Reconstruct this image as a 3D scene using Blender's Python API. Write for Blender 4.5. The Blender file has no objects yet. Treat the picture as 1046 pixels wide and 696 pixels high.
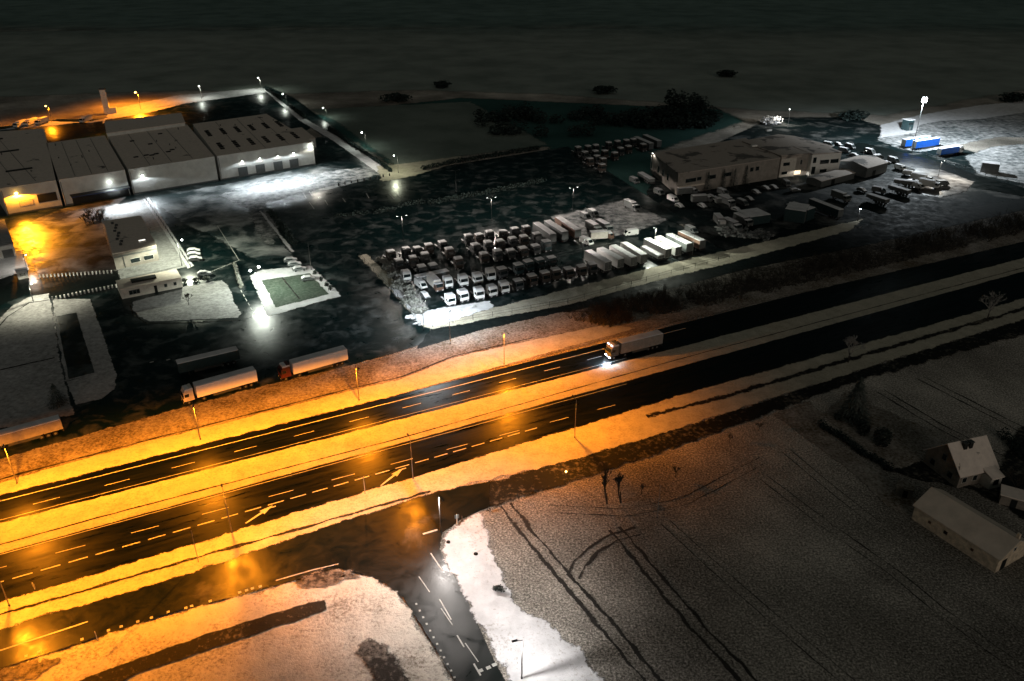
import bpy, math, random
from mathutils import Vector, noise
from mathutils.geometry import tessellate_polygon

random.seed(11)
R = math.radians
scene = bpy.context.scene
COL = scene.collection
PI = math.pi

# ------------------------------------------------------------------ camera: a drone 95 m up, looking down 27.5 degrees
FOC, TILT, CAM_H = 813.0, R(27.5), 95.0
cT, sT = math.cos(TILT), math.sin(TILT)

def G(px, py, z=0.0):
    """survey: point of the photograph -> the place on the level plane at height z"""
    u = (px - 523) / FOC; v = (py - 348) / FOC
    t = (z - CAM_H) / (-sT - v * cT)
    return Vector((u * t, (cT - v * sT) * t, z))

cd = bpy.data.cameras.new('camera'); cam = bpy.data.objects.new('camera', cd); COL.objects.link(cam)
cam.location = (0, 0, CAM_H); cam.rotation_euler = (R(90) - TILT, 0, 0)
cd.sensor_width = 36; cd.lens = 36 * FOC / 1046; cd.clip_start = 1; cd.clip_end = 20000
scene.camera = cam

RD = (G(1046, 264) - G(0, 535)).normalized()          # along the highway
ND = Vector((-RD.y, RD.x, 0))                         # across it, away from the viewer
RANG = math.atan2(RD.y, RD.x)

# ------------------------------------------------------------------ render, world
scene.render.engine = 'CYCLES'
scene.cycles.use_denoising = True
scene.cycles.max_bounces = 5; scene.cycles.diffuse_bounces = 2; scene.cycles.glossy_bounces = 2
scene.cycles.transparent_max_bounces = 6
scene.cycles.sample_clamp_indirect = 2.0
scene.cycles.caustics_reflective = False; scene.cycles.caustics_refractive = False
scene.view_settings.view_transform = 'Standard'; scene.view_settings.look = 'None'
scene.view_settings.exposure = 0; scene.view_settings.gamma = 1

w = bpy.data.worlds.new('World'); scene.world = w; w.use_nodes = True
nt = w.node_tree; n = nt.nodes; L = nt.links
bg = n['Background']
sky = n.new('ShaderNodeTexSky'); sky.sky_type = 'NISHITA'; sky.sun_disc = False
sky.sun_elevation = R(-6); sky.sun_rotation = R(200)
tc = n.new('ShaderNodeTexCoord'); sp = n.new('ShaderNodeSeparateXYZ'); L.new(tc.outputs['Generated'], sp.inputs[0])
rp = n.new('ShaderNodeValToRGB'); L.new(sp.outputs[2], rp.inputs[0])   # town glow on low cloud overhead, darker towards the horizon
rp.color_ramp.elements[0].position = .45; rp.color_ramp.elements[0].color = (.0010, .0058, .0060, 1)
rp.color_ramp.elements[1].position = .92; rp.color_ramp.elements[1].color = (.056, .057, .051, 1)
mx = n.new('ShaderNodeMix'); mx.data_type = 'RGBA'; mx.blend_type = 'ADD'; mx.inputs[0].default_value = .02
L.new(rp.outputs[0], mx.inputs[6]); L.new(sky.outputs[0], mx.inputs[7])
L.new(mx.outputs[2], bg.inputs[0]); bg.inputs[1].default_value = 1.0

sl = bpy.data.lights.new('added_fill', 'SUN'); sl.energy = .38; sl.angle = R(35); sl.color = (1, .88, .74)  # added low fill standing in for town glow; brightens walls facing the camera
so = bpy.data.objects.new('added_fill', sl); COL.objects.link(so); so.rotation_euler = (R(79), 0, R(14))

# ------------------------------------------------------------------ materials
class NT:
    def __init__(s, name):
        s.m = bpy.data.materials.new(name); s.m.use_nodes = True
        s.t = s.m.node_tree; s.b = s.t.nodes['Principled BSDF']
        s.pos = s.t.nodes.new('ShaderNodeNewGeometry').outputs['Position']
    def nz(s, scale, detail=6, rough=.6, vec=None, dist=0):
        k = s.t.nodes.new('ShaderNodeTexNoise'); k.inputs['Scale'].default_value = scale
        k.inputs['Detail'].default_value = detail; k.inputs['Roughness'].default_value = rough
        k.inputs['Distortion'].default_value = dist
        s.t.links.new(vec or s.pos, k.inputs['Vector']); return k.outputs['Fac']
    def stretch(s, ang, sx, sy):
        k = s.t.nodes.new('ShaderNodeMapping'); k.vector_type = 'POINT'
        r0 = s.t.nodes.new('ShaderNodeVectorRotate'); r0.rotation_type = 'Z_AXIS'; r0.inputs['Angle'].default_value = -ang
        s.t.links.new(s.pos, r0.inputs['Vector'])
        k.inputs['Scale'].default_value = (sx, sy, 1); s.t.links.new(r0.outputs[0], k.inputs[0]); return k.outputs[0]
    def ramp(s, fac, stops):
        k = s.t.nodes.new('ShaderNodeValToRGB'); e = k.color_ramp.elements
        while len(e) < len(stops): e.new(.5)
        for i, (p, c) in enumerate(stops):
            e[i].position = p; e[i].color = (*c, 1) if len(c) == 3 else c
        s.t.links.new(fac, k.inputs[0]); return k.outputs[0]
    def mix(s, fac, a, b, mode='MIX'):
        k = s.t.nodes.new('ShaderNodeMix'); k.data_type = 'RGBA'; k.blend_type = mode
        for i, x in ((0, fac), (6, a), (7, b)):
            if hasattr(x, 'is_linked'): s.t.links.new(x, k.inputs[i])
            elif i == 0: k.inputs[0].default_value = x
            else: k.inputs[i].default_value = (*x, 1)
        return k.outputs[2]
    def math(s, op, a, b=0):
        k = s.t.nodes.new('ShaderNodeMath'); k.operation = op
        for i, x in ((0, a), (1, b)):
            if hasattr(x, 'is_linked'): s.t.links.new(x, k.inputs[i])
            else: k.inputs[i].default_value = x
        return k.outputs[0]
    def out(s, col=None, rough=.8, spec=.3, metal=0, bump=None, bs=.3, bd=.1):
        if col is not None:
            if hasattr(col, 'is_linked'): s.t.links.new(col, s.b.inputs['Base Color'])
            else: s.b.inputs['Base Color'].default_value = (*col, 1)
        if hasattr(rough, 'is_linked'): s.t.links.new(rough, s.b.inputs['Roughness'])
        else: s.b.inputs['Roughness'].default_value = rough
        s.b.inputs['Specular IOR Level'].default_value = spec; s.b.inputs['Metallic'].default_value = metal
        if bump is not None:
            k = s.t.nodes.new('ShaderNodeBump'); k.inputs['Strength'].default_value = bs; k.inputs['Distance'].default_value = bd
            s.t.links.new(bump, k.inputs['Height']); s.t.links.new(k.outputs[0], s.b.inputs['Normal'])
        return s.m

def paint(name, col, rough=.5, spec=.4, dirt=.35, scale=1.2, metal=0):
    k = NT(name); f = k.nz(scale, 5, .65)
    c = k.mix(k.ramp(f, [(.35, (0, 0, 0)), (.7, (1, 1, 1))]), tuple(x * (1 - dirt) for x in col), col)
    return k.out(c, rough, spec, metal)

def snowy(name, snow=(.80, .80, .82), grass=(.20, .15, .09), amount=.42, fine=2.2, soft=.12, patch=.05, patch_mix=.25, bump=.5):
    k = NT(name)
    a = k.nz(fine, 9, .72); b = k.nz(patch, 4, .6)
    f = k.math('ADD', a, k.math('MULTIPLY', k.math('SUBTRACT', b, .5), patch_mix * 2))
    c = k.ramp(f, [(amount - soft, grass), (amount, tuple((x * .5 + y * .5) for x, y in zip(snow, grass))), (amount + soft, snow)])
    c = k.mix(k.ramp(k.nz(.35, 5), [(.3, (.72, .72, .72)), (.7, (1, 1, 1))]), (0, 0, 0), c)
    return k.out(c, .85, .15, 0, a, bump, .25)

M = {}
def field_mat(name, lo, hi, mid=.5, speck=True):
    k = NT(name)
    a = k.nz(2.7, 5, .72); a2 = k.nz(6.5, 4, .75); b = k.nz(.03, 6, .6); d = k.nz(.0045, 5, .55); rows = k.nz(1.0, 4, .6, k.stretch(R(-52), .06, .9))
    f = k.math('ADD', k.math('MULTIPLY', a, .50 if speck else .35), k.math('ADD', k.math('MULTIPLY', a2, .22), k.math('ADD', k.math('MULTIPLY', b, .26), k.math('ADD', k.math('MULTIPLY', rows, .05), k.math('MULTIPLY', d, .12)))))
    f = k.math('SUBTRACT', f, .075 if speck else -.05)
    c = k.ramp(f, [(mid - .085, lo), (mid, tuple(x * .7 + y * .3 for x, y in zip(lo, hi))), (mid + .095, hi)])
    return k.out(c, .9, .1, 0, a, .6, .3)
M['field'] = field_mat('stubble_field', (.065, .06, .05), (.86, .79, .70), .508)
M['pale_field'] = field_mat('pale_field', (.11, .14, .125), (.32, .36, .325), .50, False)
M['distance_dimmed_land'] = field_mat('distance_dimmed_land', (.05, .09, .082), (.19, .27, .25), .50, False)
M['brush_land'] = field_mat('brush_land', (.008, .04, .038), (.05, .12, .11), .50, False)
M['dull_meadow'] = field_mat('dull_meadow', (.07, .10, .085), (.22, .26, .23), .50, False)
M['snow'] = snowy('snow', amount=.30)
M['verge'] = snowy('snowy_verge', snow=(.56, .52, .42), grass=(.26, .22, .15), amount=.37, soft=.16, fine=2.6, patch=.12, patch_mix=.12)
M['rough_verge'] = snowy('rough_snowy_verge', amount=.52, fine=1.8, soft=.16, patch=.1, snow=(.46, .42, .38), grass=(.10, .075, .045))
M['grey_snow'] = snowy('trodden_snow', amount=.45, fine=.9, soft=.2, snow=(.60, .60, .60), grass=(.22, .22, .21))
M['lot_snow'] = snowy('driven_snow', amount=.50, fine=.35, soft=.18, snow=(.55, .55, .55), grass=(.02, .04, .045), patch=.05, patch_mix=.3)
M['lawn'] = snowy('frosted_lawn', amount=.6, fine=1.2, soft=.2, snow=(.16, .19, .15), grass=(.05, .075, .055))
M['near_snow'] = snowy('grassy_snow', snow=(.70, .67, .60), grass=(.13, .10, .065), amount=.38, soft=.13, fine=2.4, patch=.09, patch_mix=.30)
M['mud'] = snowy('muddy_ground', amount=.60, fine=.9, soft=.16, snow=(.42, .37, .32), grass=(.035, .03, .025), patch=.09, patch_mix=.3)
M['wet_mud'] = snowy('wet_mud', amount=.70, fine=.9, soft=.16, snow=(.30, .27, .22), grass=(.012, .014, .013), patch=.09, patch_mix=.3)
M['ditch'] = snowy('ditch_bank', amount=.66, fine=1.3, soft=.12, snow=(.3, .26, .2), grass=(.02, .02, .018))
M['track'] = paint('wheel_rut', (.045, .042, .038), .8, .2, .4, 2)

def asphalt(name, base=(.004, .017, .0175), streak=None, slush=.75, slush_col=(.25, .26, .26), wet=(.28, .55), slush_scale=.09, spec=.4):
    k = NT(name)
    vec = k.stretch(streak, .12, 1) if streak is not None else None
    a = k.nz(slush_scale if vec is None else .5, 8, .62, vec, .4)
    g = k.nz(9, 4, .7); big = k.nz(.06, 4)
    c = k.mix(k.ramp(g, [(.3, (.55, .55, .55)), (.75, (1, 1, 1))]), (0, 0, 0), base)
    c = k.mix(k.ramp(big, [(.35, (.7, .7, .7)), (.7, (1, 1, 1))]), (0, 0, 0), c)
    c = k.mix(k.ramp(a, [(slush - .04, (0, 0, 0)), (slush + .20, (1, 1, 1))]), c, slush_col)
    r = k.ramp(k.nz(.30 if vec is None else .8, 9, .72, vec, .6), [(.32, (wet[0],) * 3), (.62, (wet[1],) * 3)])
    return k.out(c, r, spec, 0, g, .25, .03)
M['highway'] = asphalt('wet_highway', (.0025, .005, .0048), streak=RANG, slush=.70, slush_col=(.03, .03, .028), wet=(.20, .55), spec=.21)
M['road'] = asphalt('wet_road', (.006, .011, .0105), slush=.64, slush_col=(.11, .105, .10), wet=(.25, .52), spec=.26)
M['dull_yard'] = asphalt('dull_yard', (.004, .014, .015), slush=.55, slush_col=(.16, .16, .155), wet=(.6, .95), spec=.12, slush_scale=.1)
M['dull_road'] = asphalt('dull_road', (.006, .013, .013), slush=.66, slush_col=(.10, .10, .095), wet=(.55, .9), spec=.15)
M['yard'] = asphalt('wet_yard', slush=.54, slush_col=(.10, .112, .112), wet=(.22, .50), slush_scale=.19, spec=.24)
M['yard_slush'] = asphalt('slushy_yard', (.02, .045, .048), slush=.47, slush_col=(.42, .44, .44), wet=(.38, .75), slush_scale=.07)
M['works_yard'] = asphalt('works_yard', (.06, .05, .045), slush=.46, slush_col=(.42, .40, .38), wet=(.25, .55), slush_scale=.12)
M['stained_yard'] = asphalt('stained_yard', (.05, .045, .045), slush=.46, slush_col=(.46, .44, .43), wet=(.3, .7), slush_scale=.10, spec=.3)
M['line'] = paint('road_paint', (.56, .56, .53), .6, .3, .3, 3)
M['roof'] = None
def roof_mat(name, snow=(.74, .65, .57), dark=(.15, .14, .13), amount=.30, scale=.12):
    k = NT(name); a = k.nz(scale, 6, .6, None, .3); b = k.nz(.9, 6, .6)
    c = k.mix(k.ramp(a, [(amount, (0, 0, 0)), (amount + .05, (1, 1, 1))]), dark, snow)
    c = k.mix(k.ramp(b, [(.3, (.80, .80, .80)), (.7, (1, 1, 1))]), (0, 0, 0), c)
    return k.out(c, .85, .15, 0, b, .3, .1)
M['roof'] = roof_mat('snowy_roof')
M['roof_patchy'] = roof_mat('patchy_snow_roof', amount=.40, scale=.10, snow=(.48, .42, .375))
def ribbed(name, col, scale, dirt=.25):
    k = NT(name); wv = k.t.nodes.new('ShaderNodeTexWave'); wv.wave_type = 'BANDS'; wv.bands_direction = 'DIAGONAL'
    wv.inputs['Scale'].default_value = scale; k.t.links.new(k.pos, wv.inputs['Vector'])
    c = k.mix(k.ramp(k.nz(.35, 6), [(.3, (1 - dirt,) * 3), (.7, (1, 1, 1))]), (0, 0, 0), col)
    c = k.mix(.18, c, wv.outputs[0], 'MULTIPLY')
    return k.out(c, .55, .35, 0, wv.outputs[0], .4, .05)
M['cladding'] = ribbed('pale_cladding', (.76, .77, .73), .9)
M['render_wall'] = paint('rendered_wall', (.34, .31, .28), .8, .2, .3, .5)
M['barn_wall'] = paint('barn_wall', (.85, .70, .53), .85, .2, .45, 1.1)
M['barn_roof'] = ribbed('barn_roof', (.85, .72, .60), 3.2)
M['house_roof'] = roof_mat('house_roof_snow', (.85, .74, .66), amount=.30, scale=.35)
M['house_wall'] = paint('house_wall', (.30, .26, .22), .85, .2, .4, .9)
M['white_paint'] = paint('white_paint', (.78, .78, .76), .45, .4, .15)
M['cream_paint'] = paint('cream_paint', (.66, .62, .56), .5, .4, .25)
M['trailer_white'] = paint('trailer_white', (.86, .87, .90), .55, .3, .10)
M['dull_paint'] = paint('dull_paint', (.30, .28, .26), .55, .3, .3)
M['red_paint'] = paint('red_paint', (.10, .020, .015), .4, .5, .3)
M['blue_paint'] = paint('blue_paint', (.015, .16, .75), .45, .45, .2)
M['dark_blue'] = paint('dark_blue_paint', (.012, .03, .12), .45, .45, .3)
M['teal_paint'] = paint('teal_paint', (.025, .05, .055), .5, .4, .3)
M['grey_paint'] = paint('grey_paint', (.12, .13, .13), .5, .4, .3)
M['brown_paint'] = paint('brown_paint', (.15, .085, .06), .6, .3, .35)
M['black'] = paint('black_plastic', (.012, .014, .014), .6, .3, .3)
M['rubber'] = paint('tyre_rubber', (.015, .015, .015), .85, .2, .3)
M['steel'] = paint('galvanised_steel', (.24, .235, .23), .4, .5, .2, 3, .2)
M['dark_steel'] = paint('dark_steel', (.06, .065, .065), .5, .4, .3)
M['glass'] = paint('dark_glass', (.012, .02, .022), .12, .6, .2)
M['car_snow'] = snowy('settled_snow', amount=.22, fine=1.5, bump=.25)
M['bark'] = paint('bark', (.045, .038, .032), .9, .1, .4, 4)
M['twig'] = paint('bare_twigs', (.055, .050, .042), .9, .1, .4, 2)
M['frost_twig'] = paint('frosted_twigs', (.36, .35, .33), .9, .1, .4, 2)
def leafm(name, a, b):
    k = NT(name); return k.out(k.ramp(k.nz(.9, 5, .7), [(.35, a), (.65, b)]), .8, .15)
M['needles'] = leafm('dark_needles', (.022, .038, .035), (.16, .17, .155))
M['bush'] = leafm('evergreen_bush', (.016, .028, .026), (.07, .075, .065))
M['hedge'] = leafm('dark_hedge', (.008, .020, .019), (.035, .048, .044))
M['frost_bush'] = leafm('frosted_bush', (.10, .11, .095), (.40, .40, .36))

def glowm(name, col, s):
    m = bpy.data.materials.new(name); m.use_nodes = True; t = m.node_tree
    b = t.nodes['Principled BSDF']; b.inputs['Base Color'].default_value = (*col, 1)
    b.inputs['Emission Color'].default_value = (*col, 1); b.inputs['Emission Strength'].default_value = s
    return m
SOD = (1.0, .275, .009); WHT = (.92, 1.0, .86); COOL = (.86, .95, 1.0); WARM = (1.0, .93, .80)
M['lamp_sodium'] = glowm('sodium_lens', (1, .55, .12), 14)
M['lamp_white'] = glowm('white_lens', (.95, 1, .92), 16)
M['lamp_cool'] = glowm('cool_lens', (.85, .94, 1), 30)
M['lit_window'] = glowm('lit_window', (1, .80, .55), .9)
M['headlight'] = glowm('headlight_glow', (.82, .90, 1), 40)
M['marker'] = glowm('marker_light', (1, .75, .85), 9)
M['unlit_lens'] = paint('unlit_lens', (.5, .5, .5), .2, .5, .1)

# ------------------------------------------------------------------ mesh helpers
class MB:
    def __init__(s): s.v = []; s.f = []
    def add(s, vs, fs):
        b = len(s.v); s.v += [tuple(x) for x in vs]; s.f += [tuple(i + b for i in f) for f in fs]; return s
    def box(s, x0, x1, y0, y1, z0, z1):
        return s.hull4([(x0, y0), (x1, y0), (x1, y1), (x0, y1)], z0, z1)
    def hull4(s, pts, z0, z1): return s.prism(pts, z0, z1)
    def prism(s, pts, z0, z1):
        k = len(pts)
        a = sum(pts[i][0] * pts[(i + 1) % k][1] - pts[(i + 1) % k][0] * pts[i][1] for i in range(k))
        if a < 0: pts = pts[::-1]
        vs = [(p[0], p[1], z0) for p in pts] + [(p[0], p[1], z1) for p in pts]
        fs = [tuple(range(k))[::-1], tuple(range(k, 2 * k))] + [(i, (i + 1) % k, k + (i + 1) % k, k + i) for i in range(k)]
        return s.add(vs, fs)
    def loft(s, rings):
        k = len(rings[0]); vs = [p for r in rings for p in r]; fs = [tuple(range(k))[::-1], tuple(range((len(rings) - 1) * k, len(rings) * k))]
        for j in range(len(rings) - 1):
            for i in range(k):
                fs.append((j * k + i, j * k + (i + 1) % k, (j + 1) * k + (i + 1) % k, (j + 1) * k + i))
        return s.add(vs, fs)
    def tube(s, p0, p1, r0, r1=None, k=8):
        r1 = r0 if r1 is None else r1
        p0, p1 = Vector(p0), Vector(p1); d = (p1 - p0).normalized()
        a = d.cross(Vector((0, 0, 1)) if abs(d.z) < .9 else Vector((1, 0, 0))).normalized(); b = d.cross(a)
        rings = [[p + (a * math.cos(2 * PI * i / k) + b * math.sin(2 * PI * i / k)) * r for i in range(k)] for p, r in ((p0, r0), (p1, r1))]
        return s.loft(rings)
    def ball(s, c, rx, ry, rz, nu=10, nv=6):
        vs = [(c[0], c[1], c[2] - rz)]; fs = []
        for j in range(1, nv):
            t = -PI / 2 + PI * j / nv
            for i in range(nu):
                a = 2 * PI * i / nu; vs.append((c[0] + rx * math.cos(t) * math.cos(a), c[1] + ry * math.cos(t) * math.sin(a), c[2] + rz * math.sin(t)))
        vs.append((c[0], c[1], c[2] + rz)); e = len(vs) - 1
        for i in range(nu):
            fs.append((0, 1 + (i + 1) % nu, 1 + i)); q = 1 + (nv - 2) * nu; fs.append((e, q + i, q + (i + 1) % nu))
            for j in range(nv - 2):
                q = 1 + j * nu; fs.append((q + i, q + (i + 1) % nu, q + nu + (i + 1) % nu, q + nu + i))
        return s.add(vs, fs)
    def mesh(s, name, mat, smooth=False):
        m = bpy.data.meshes.new(name); m.from_pydata(s.v, [], s.f); m.materials.append(mat)
        if smooth: m.polygons.foreach_set('use_smooth', [True] * len(m.polygons))
        m.update(); return m
    def build(s, name, mat, parent=None, loc=(0, 0, 0), rz=0, smooth=False):
        o = bpy.data.objects.new(name, s.mesh(name, mat, smooth)); COL.objects.link(o); o.parent = parent
        o.location = loc; o.rotation_euler = (0, 0, rz); return o

def box(*a): return MB().box(*a)
def tag(o, label=None, cat=None, group=None, kind=None):
    if label: o['label'] = label
    if cat: o['category'] = cat
    if group: o['group'] = group
    if kind: o['kind'] = kind
    return o
def empty(name, loc=(0, 0, 0), rz=0, label=None, cat=None, group=None):
    o = bpy.data.objects.new(name, None); o.empty_display_size = .5; COL.objects.link(o)
    o.location = loc; o.rotation_euler = (0, 0, rz); return tag(o, label, cat, group)
def dup(root, loc, rz, label, group=None, scale=None):
    r = root.copy(); COL.objects.link(r); r.location = loc; r.rotation_euler = (0, 0, rz); r['label'] = label
    if group: r['group'] = group
    if scale: r.scale = scale
    for ch in list(root.children):
        c = ch.copy(); COL.objects.link(c); c.parent = r
        for g in ch.children:
            d = g.copy(); COL.objects.link(d); d.parent = c
    return r
class Proto:
    """first use moves the original, later uses copy it"""
    def __init__(s, root): s.root = root; s.used = False
    def put(s, loc, rz, label, group=None, scale=None):
        if not s.used:
            s.used = True; o = s.root; o.location = loc; o.rotation_euler = (0, 0, rz); tag(o, label, None, group)
            if scale: o.scale = scale
            return o
        return dup(s.root, loc, rz, label, group or s.root.get('group'), scale)
ORD = 'first second third fourth fifth sixth seventh eighth ninth tenth eleventh twelfth thirteenth fourteenth fifteenth sixteenth seventeenth eighteenth nineteenth twentieth'.split()

# ------------------------------------------------------------------ ground sheets
def densify(pts, step, jit, seed=0):
    out = []
    k = len(pts)
    for i in range(k):
        a, b = pts[i], pts[(i + 1) % k]; d = (b - a); l = d.length; m = max(1, min(400, int(l / step)))
        nrm = Vector((-d.y, d.x, 0)).normalized() if l > 0 else Vector((0, 0, 0))
        for j in range(m):
            p = a + d * (j / m)
            if jit:
                q = p * .35 + Vector((seed * 7.3, 0, 0)); q2 = p * 1.7
                p = p + nrm * jit * (noise.noise(q) * 1.2 + noise.noise(q2) * .6)
            out.append(p)
    return out
SOFT = {}
def soft(mat):
    """the same ground cover, thinning out raggedly where the mesh attribute 'fade' falls to 0"""
    if mat.name in SOFT: return SOFT[mat.name]
    m = mat.copy(); SOFT[mat.name] = m; t = m.node_tree; nd = t.nodes; lk = t.links
    outn = [x for x in nd if x.type == 'OUTPUT_MATERIAL'][0]; pb = nd['Principled BSDF']
    at = nd.new('ShaderNodeAttribute'); at.attribute_name = 'fade'
    geo = nd.new('ShaderNodeNewGeometry'); nz = nd.new('ShaderNodeTexNoise'); nz.inputs['Scale'].default_value = .9; nz.inputs['Detail'].default_value = 9; nz.inputs['Roughness'].default_value = .75
    lk.new(geo.outputs['Position'], nz.inputs['Vector'])
    def mth(op, x, y):
        k = nd.new('ShaderNodeMath'); k.operation = op
        for i, v in ((0, x), (1, y)):
            if hasattr(v, 'is_linked'): lk.new(v, k.inputs[i])
            else: k.inputs[i].default_value = v
        return k.outputs[0]
    f = mth('ADD', at.outputs['Fac'], mth('MULTIPLY', mth('SUBTRACT', nz.outputs['Fac'], .5), 1.7))
    cl = nd.new('ShaderNodeClamp'); lk.new(mth('ADD', mth('MULTIPLY', mth('SUBTRACT', f, .5), 4), .5), cl.inputs[0])
    cl2 = mth('MAXIMUM', cl.outputs[0], mth('GREATER_THAN', at.outputs['Fac'], .97))
    tr = nd.new('ShaderNodeBsdfTransparent'); mx = nd.new('ShaderNodeMixShader')
    lk.new(cl2, mx.inputs[0]); lk.new(tr.outputs[0], mx.inputs[1]); lk.new(pb.outputs[0], mx.inputs[2]); lk.new(mx.outputs[0], outn.inputs[0])
    return m
def set_fade(m, vals):
    at = m.attributes.new('fade', 'FLOAT', 'POINT'); at.data.foreach_set('value', vals)
def tri_faces(vs, pts, off=0):
    fs = []
    for t in tessellate_polygon([pts]):
        a, b, c = (Vector(vs[i + off]) for i in t)
        tt = tuple(i + off for i in t); fs.append(tt if (b - a).cross(c - a).z > 0 else tt[::-1])
    return fs
def sheet(name, px, mat, z, jit=0, step=.9, kind='structure', world=False, edge=None):
    pts = [Vector((p[0], p[1], 0)) for p in px] if world else [G(*p) for p in px]
    if jit: pts = densify(pts, step, jit, len(name))
    k = len(pts); fade = None
    if jit:
        edge = edge if edge is not None else min(5, max(.5, jit * 2.6))
        ar = sum(pts[i].x * pts[(i + 1) % k].y - pts[(i + 1) % k].x * pts[i].y for i in range(k)); sg = 1 if ar > 0 else -1
        outer, inner = [], []
        for i in range(k):
            d = pts[(i + 2) % k] - pts[(i - 2) % k]; nn = Vector((d.y, -d.x, 0)).normalized() * sg
            outer.append(pts[i] + nn * edge * .5); inner.append(pts[i] - nn * edge * .5)
        vs = [(p.x, p.y, z) for p in outer] + [(p.x, p.y, z + .004) for p in inner]
        fs = tri_faces(vs, inner, k)
        for i in range(k):
            j = (i + 1) % k; q = (i, j, k + j, k + i); fs.append(q if sg > 0 else q[::-1])
        fade = [0.0] * k + [1.0] * k; mat = soft(mat)
    else:
        vs = [(p.x, p.y, z) for p in pts]; fs = tri_faces(vs, pts)
    m = bpy.data.meshes.new(name); m.from_pydata(vs, [], fs); m.materials.append(mat)
    if fade: set_fade(m, fade)
    m.update()
    o = bpy.data.objects.new(name, m); COL.objects.link(o); o['kind'] = kind; return o
def ribbon(name, px, width, mat, z, jit=0, step=1.0, world=False, parent=None):
    pts = [Vector((p[0], p[1], 0)) for p in px] if world else [G(*p) for p in px]
    dense = []
    for a, b in zip(pts, pts[1:]):
        m = max(1, int((b - a).length / step)); dense += [a + (b - a) * (j / m) for j in range(m)]
    dense.append(pts[-1]); vs = []; fs = []; fade = []
    for i, p in enumerate(dense):
        d = (dense[min(i + 1, len(dense) - 1)] - dense[max(i - 1, 0)]).normalized(); nn = Vector((-d.y, d.x, 0))
        if jit:
            p = p + nn * noise.noise(p * .35) * width * .5 * jit; k = .9 + .9 * jit * noise.noise(p * .22); strong = .98 + .5 * noise.noise(p * .12 + Vector((3, 8, 0)))
            for f, v in ((1.0, 0.0), (0, strong), (-1.0, 0.0)): vs.append(tuple(p + nn * width * .9 * k * f + Vector((0, 0, z + .002 * (f == 0))))); fade.append(v)
        else: vs += [tuple(p + nn * width / 2 + Vector((0, 0, z))), tuple(p - nn * width / 2 + Vector((0, 0, z)))]
    c = 3 if jit else 2
    for i in range(len(dense) - 1):
        for j in range(c - 1): fs.append((c * i + j + 1, c * i + c + j + 1, c * i + c + j, c * i + j))
    m = bpy.data.meshes.new(name); m.from_pydata(vs, [], fs); m.materials.append(soft(mat) if jit else mat)
    if jit: set_fade(m, fade)
    m.update()
    o = bpy.data.objects.new(name, m); COL.objects.link(o); o['kind'] = 'structure'; return o

MB().add([(-7000, -300, 0), (7000, -300, 0), (7000, 9000, 0), (-7000, 9000, 0)], [(0, 1, 2, 3)]).build('ground', M['field'])['kind'] = 'structure'

sheet('far_land', [(-7000, 900), (7000, 840), (7000, 8900), (-7000, 8900)], M['distance_dimmed_land'], .034, 40, 60, world=True, edge=420)  # dimming with distance put into the colour as a dark fading sheet
# far fields and dark land beyond the estate
sheet('pale_field', [(-300, 110), (-300, 34), (420, 30), (1400, 26), (1400, 92), (1046, 92), (905, 118), (760, 112), (560, 96), (420, 92), (300, 96), (200, 92)], M['pale_field'], .03, 3, 6, edge=16)
sheet('rough_land', [(318, 118), (470, 100), (735, 112), (760, 124), (665, 156), (700, 215), (580, 170), (560, 150), (480, 155), (410, 175)], M['brush_land'], .04, 2, 3, edge=9)
sheet('meadow', [(318, 112), (480, 104), (560, 148), (470, 160), (408, 172), (345, 125)], M['dull_meadow'], .06, 1, 3, edge=6)
sheet('works_ground', [(660, 200), (668, 176), (790, 120), (870, 120), (1046, 170), (1046, 235), (880, 232), (745, 262), (700, 232)], M['dull_yard'], .05, 1, 2)

# main yard of the estate
sheet('yard', [(-30, 480), (-30, 262), (0, 240), (0, 205), (128, 168), (330, 140), (268, 92), (196, 104), (190, 128), (272, 88), (300, 100), (405, 178), (580, 150), (705, 228), (640, 236), (440, 336),
               (432, 352), (400, 362), (269, 397), (150, 430)], M['yard'], .08, .3)
sheet('rear_yard', [(-30, 150), (-30, 134), (60, 122), (107, 122), (190, 106), (268, 92), (320, 130), (300, 140), (100, 160)], M['yard'], .075, .3)
sheet('loading_yard', [(150, 202), (235, 188), (320, 170), (398, 178), (345, 192), (290, 206), (262, 215), (300, 262), (262, 266), (215, 240), (190, 230)], M['yard_slush'], .10, .8)
sheet('snow_streak', [(222, 200), (262, 186), (318, 178), (396, 168), (398, 176), (350, 188), (300, 200), (272, 208), (285, 232), (276, 250), (262, 236), (254, 214)], M['lot_snow'], .115, 1.2)  # pool of flood light put into the ground as a pale sheet
sheet('car_park', [(262, 215), (345, 192), (408, 180), (560, 160), (590, 182), (430, 216), (345, 232), (300, 250)], M['yard'], .11, .5)
sheet('orange_yard', [(8, 236), (62, 214), (128, 202), (106, 226), (122, 278), (40, 282), (28, 262)], M['stained_yard'], .11, .6)
sheet('rear_verge', [(-5, 134), (48, 124), (105, 126), (112, 112), (180, 98), (268, 90), (272, 95), (190, 106), (150, 116), (112, 122), (60, 128)], M['snow'], .13, .9)
sheet('rear_drive', [(44, 130), (82, 128), (104, 124), (110, 136), (47, 147)], M['road'], .15, .4)
sheet('side_verge', [(268, 91), (273, 91), (312, 122), (345, 140), (408, 178), (396, 184), (340, 144), (305, 123)], M['snow'], .14, .3)
sheet('lamp_verge', [(385, 170), (408, 168), (470, 160), (470, 166), (415, 182), (390, 186)], M['verge'], .15, .8)
sheet('office_lot', [(108, 212), (150, 203), (196, 272), (124, 288), (110, 250), (103, 226)], M['grey_snow'], .13, .3)
sheet('pavement', [(146, 204), (152, 202), (198, 272), (192, 275)], M['snow'], .16, .15)

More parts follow.
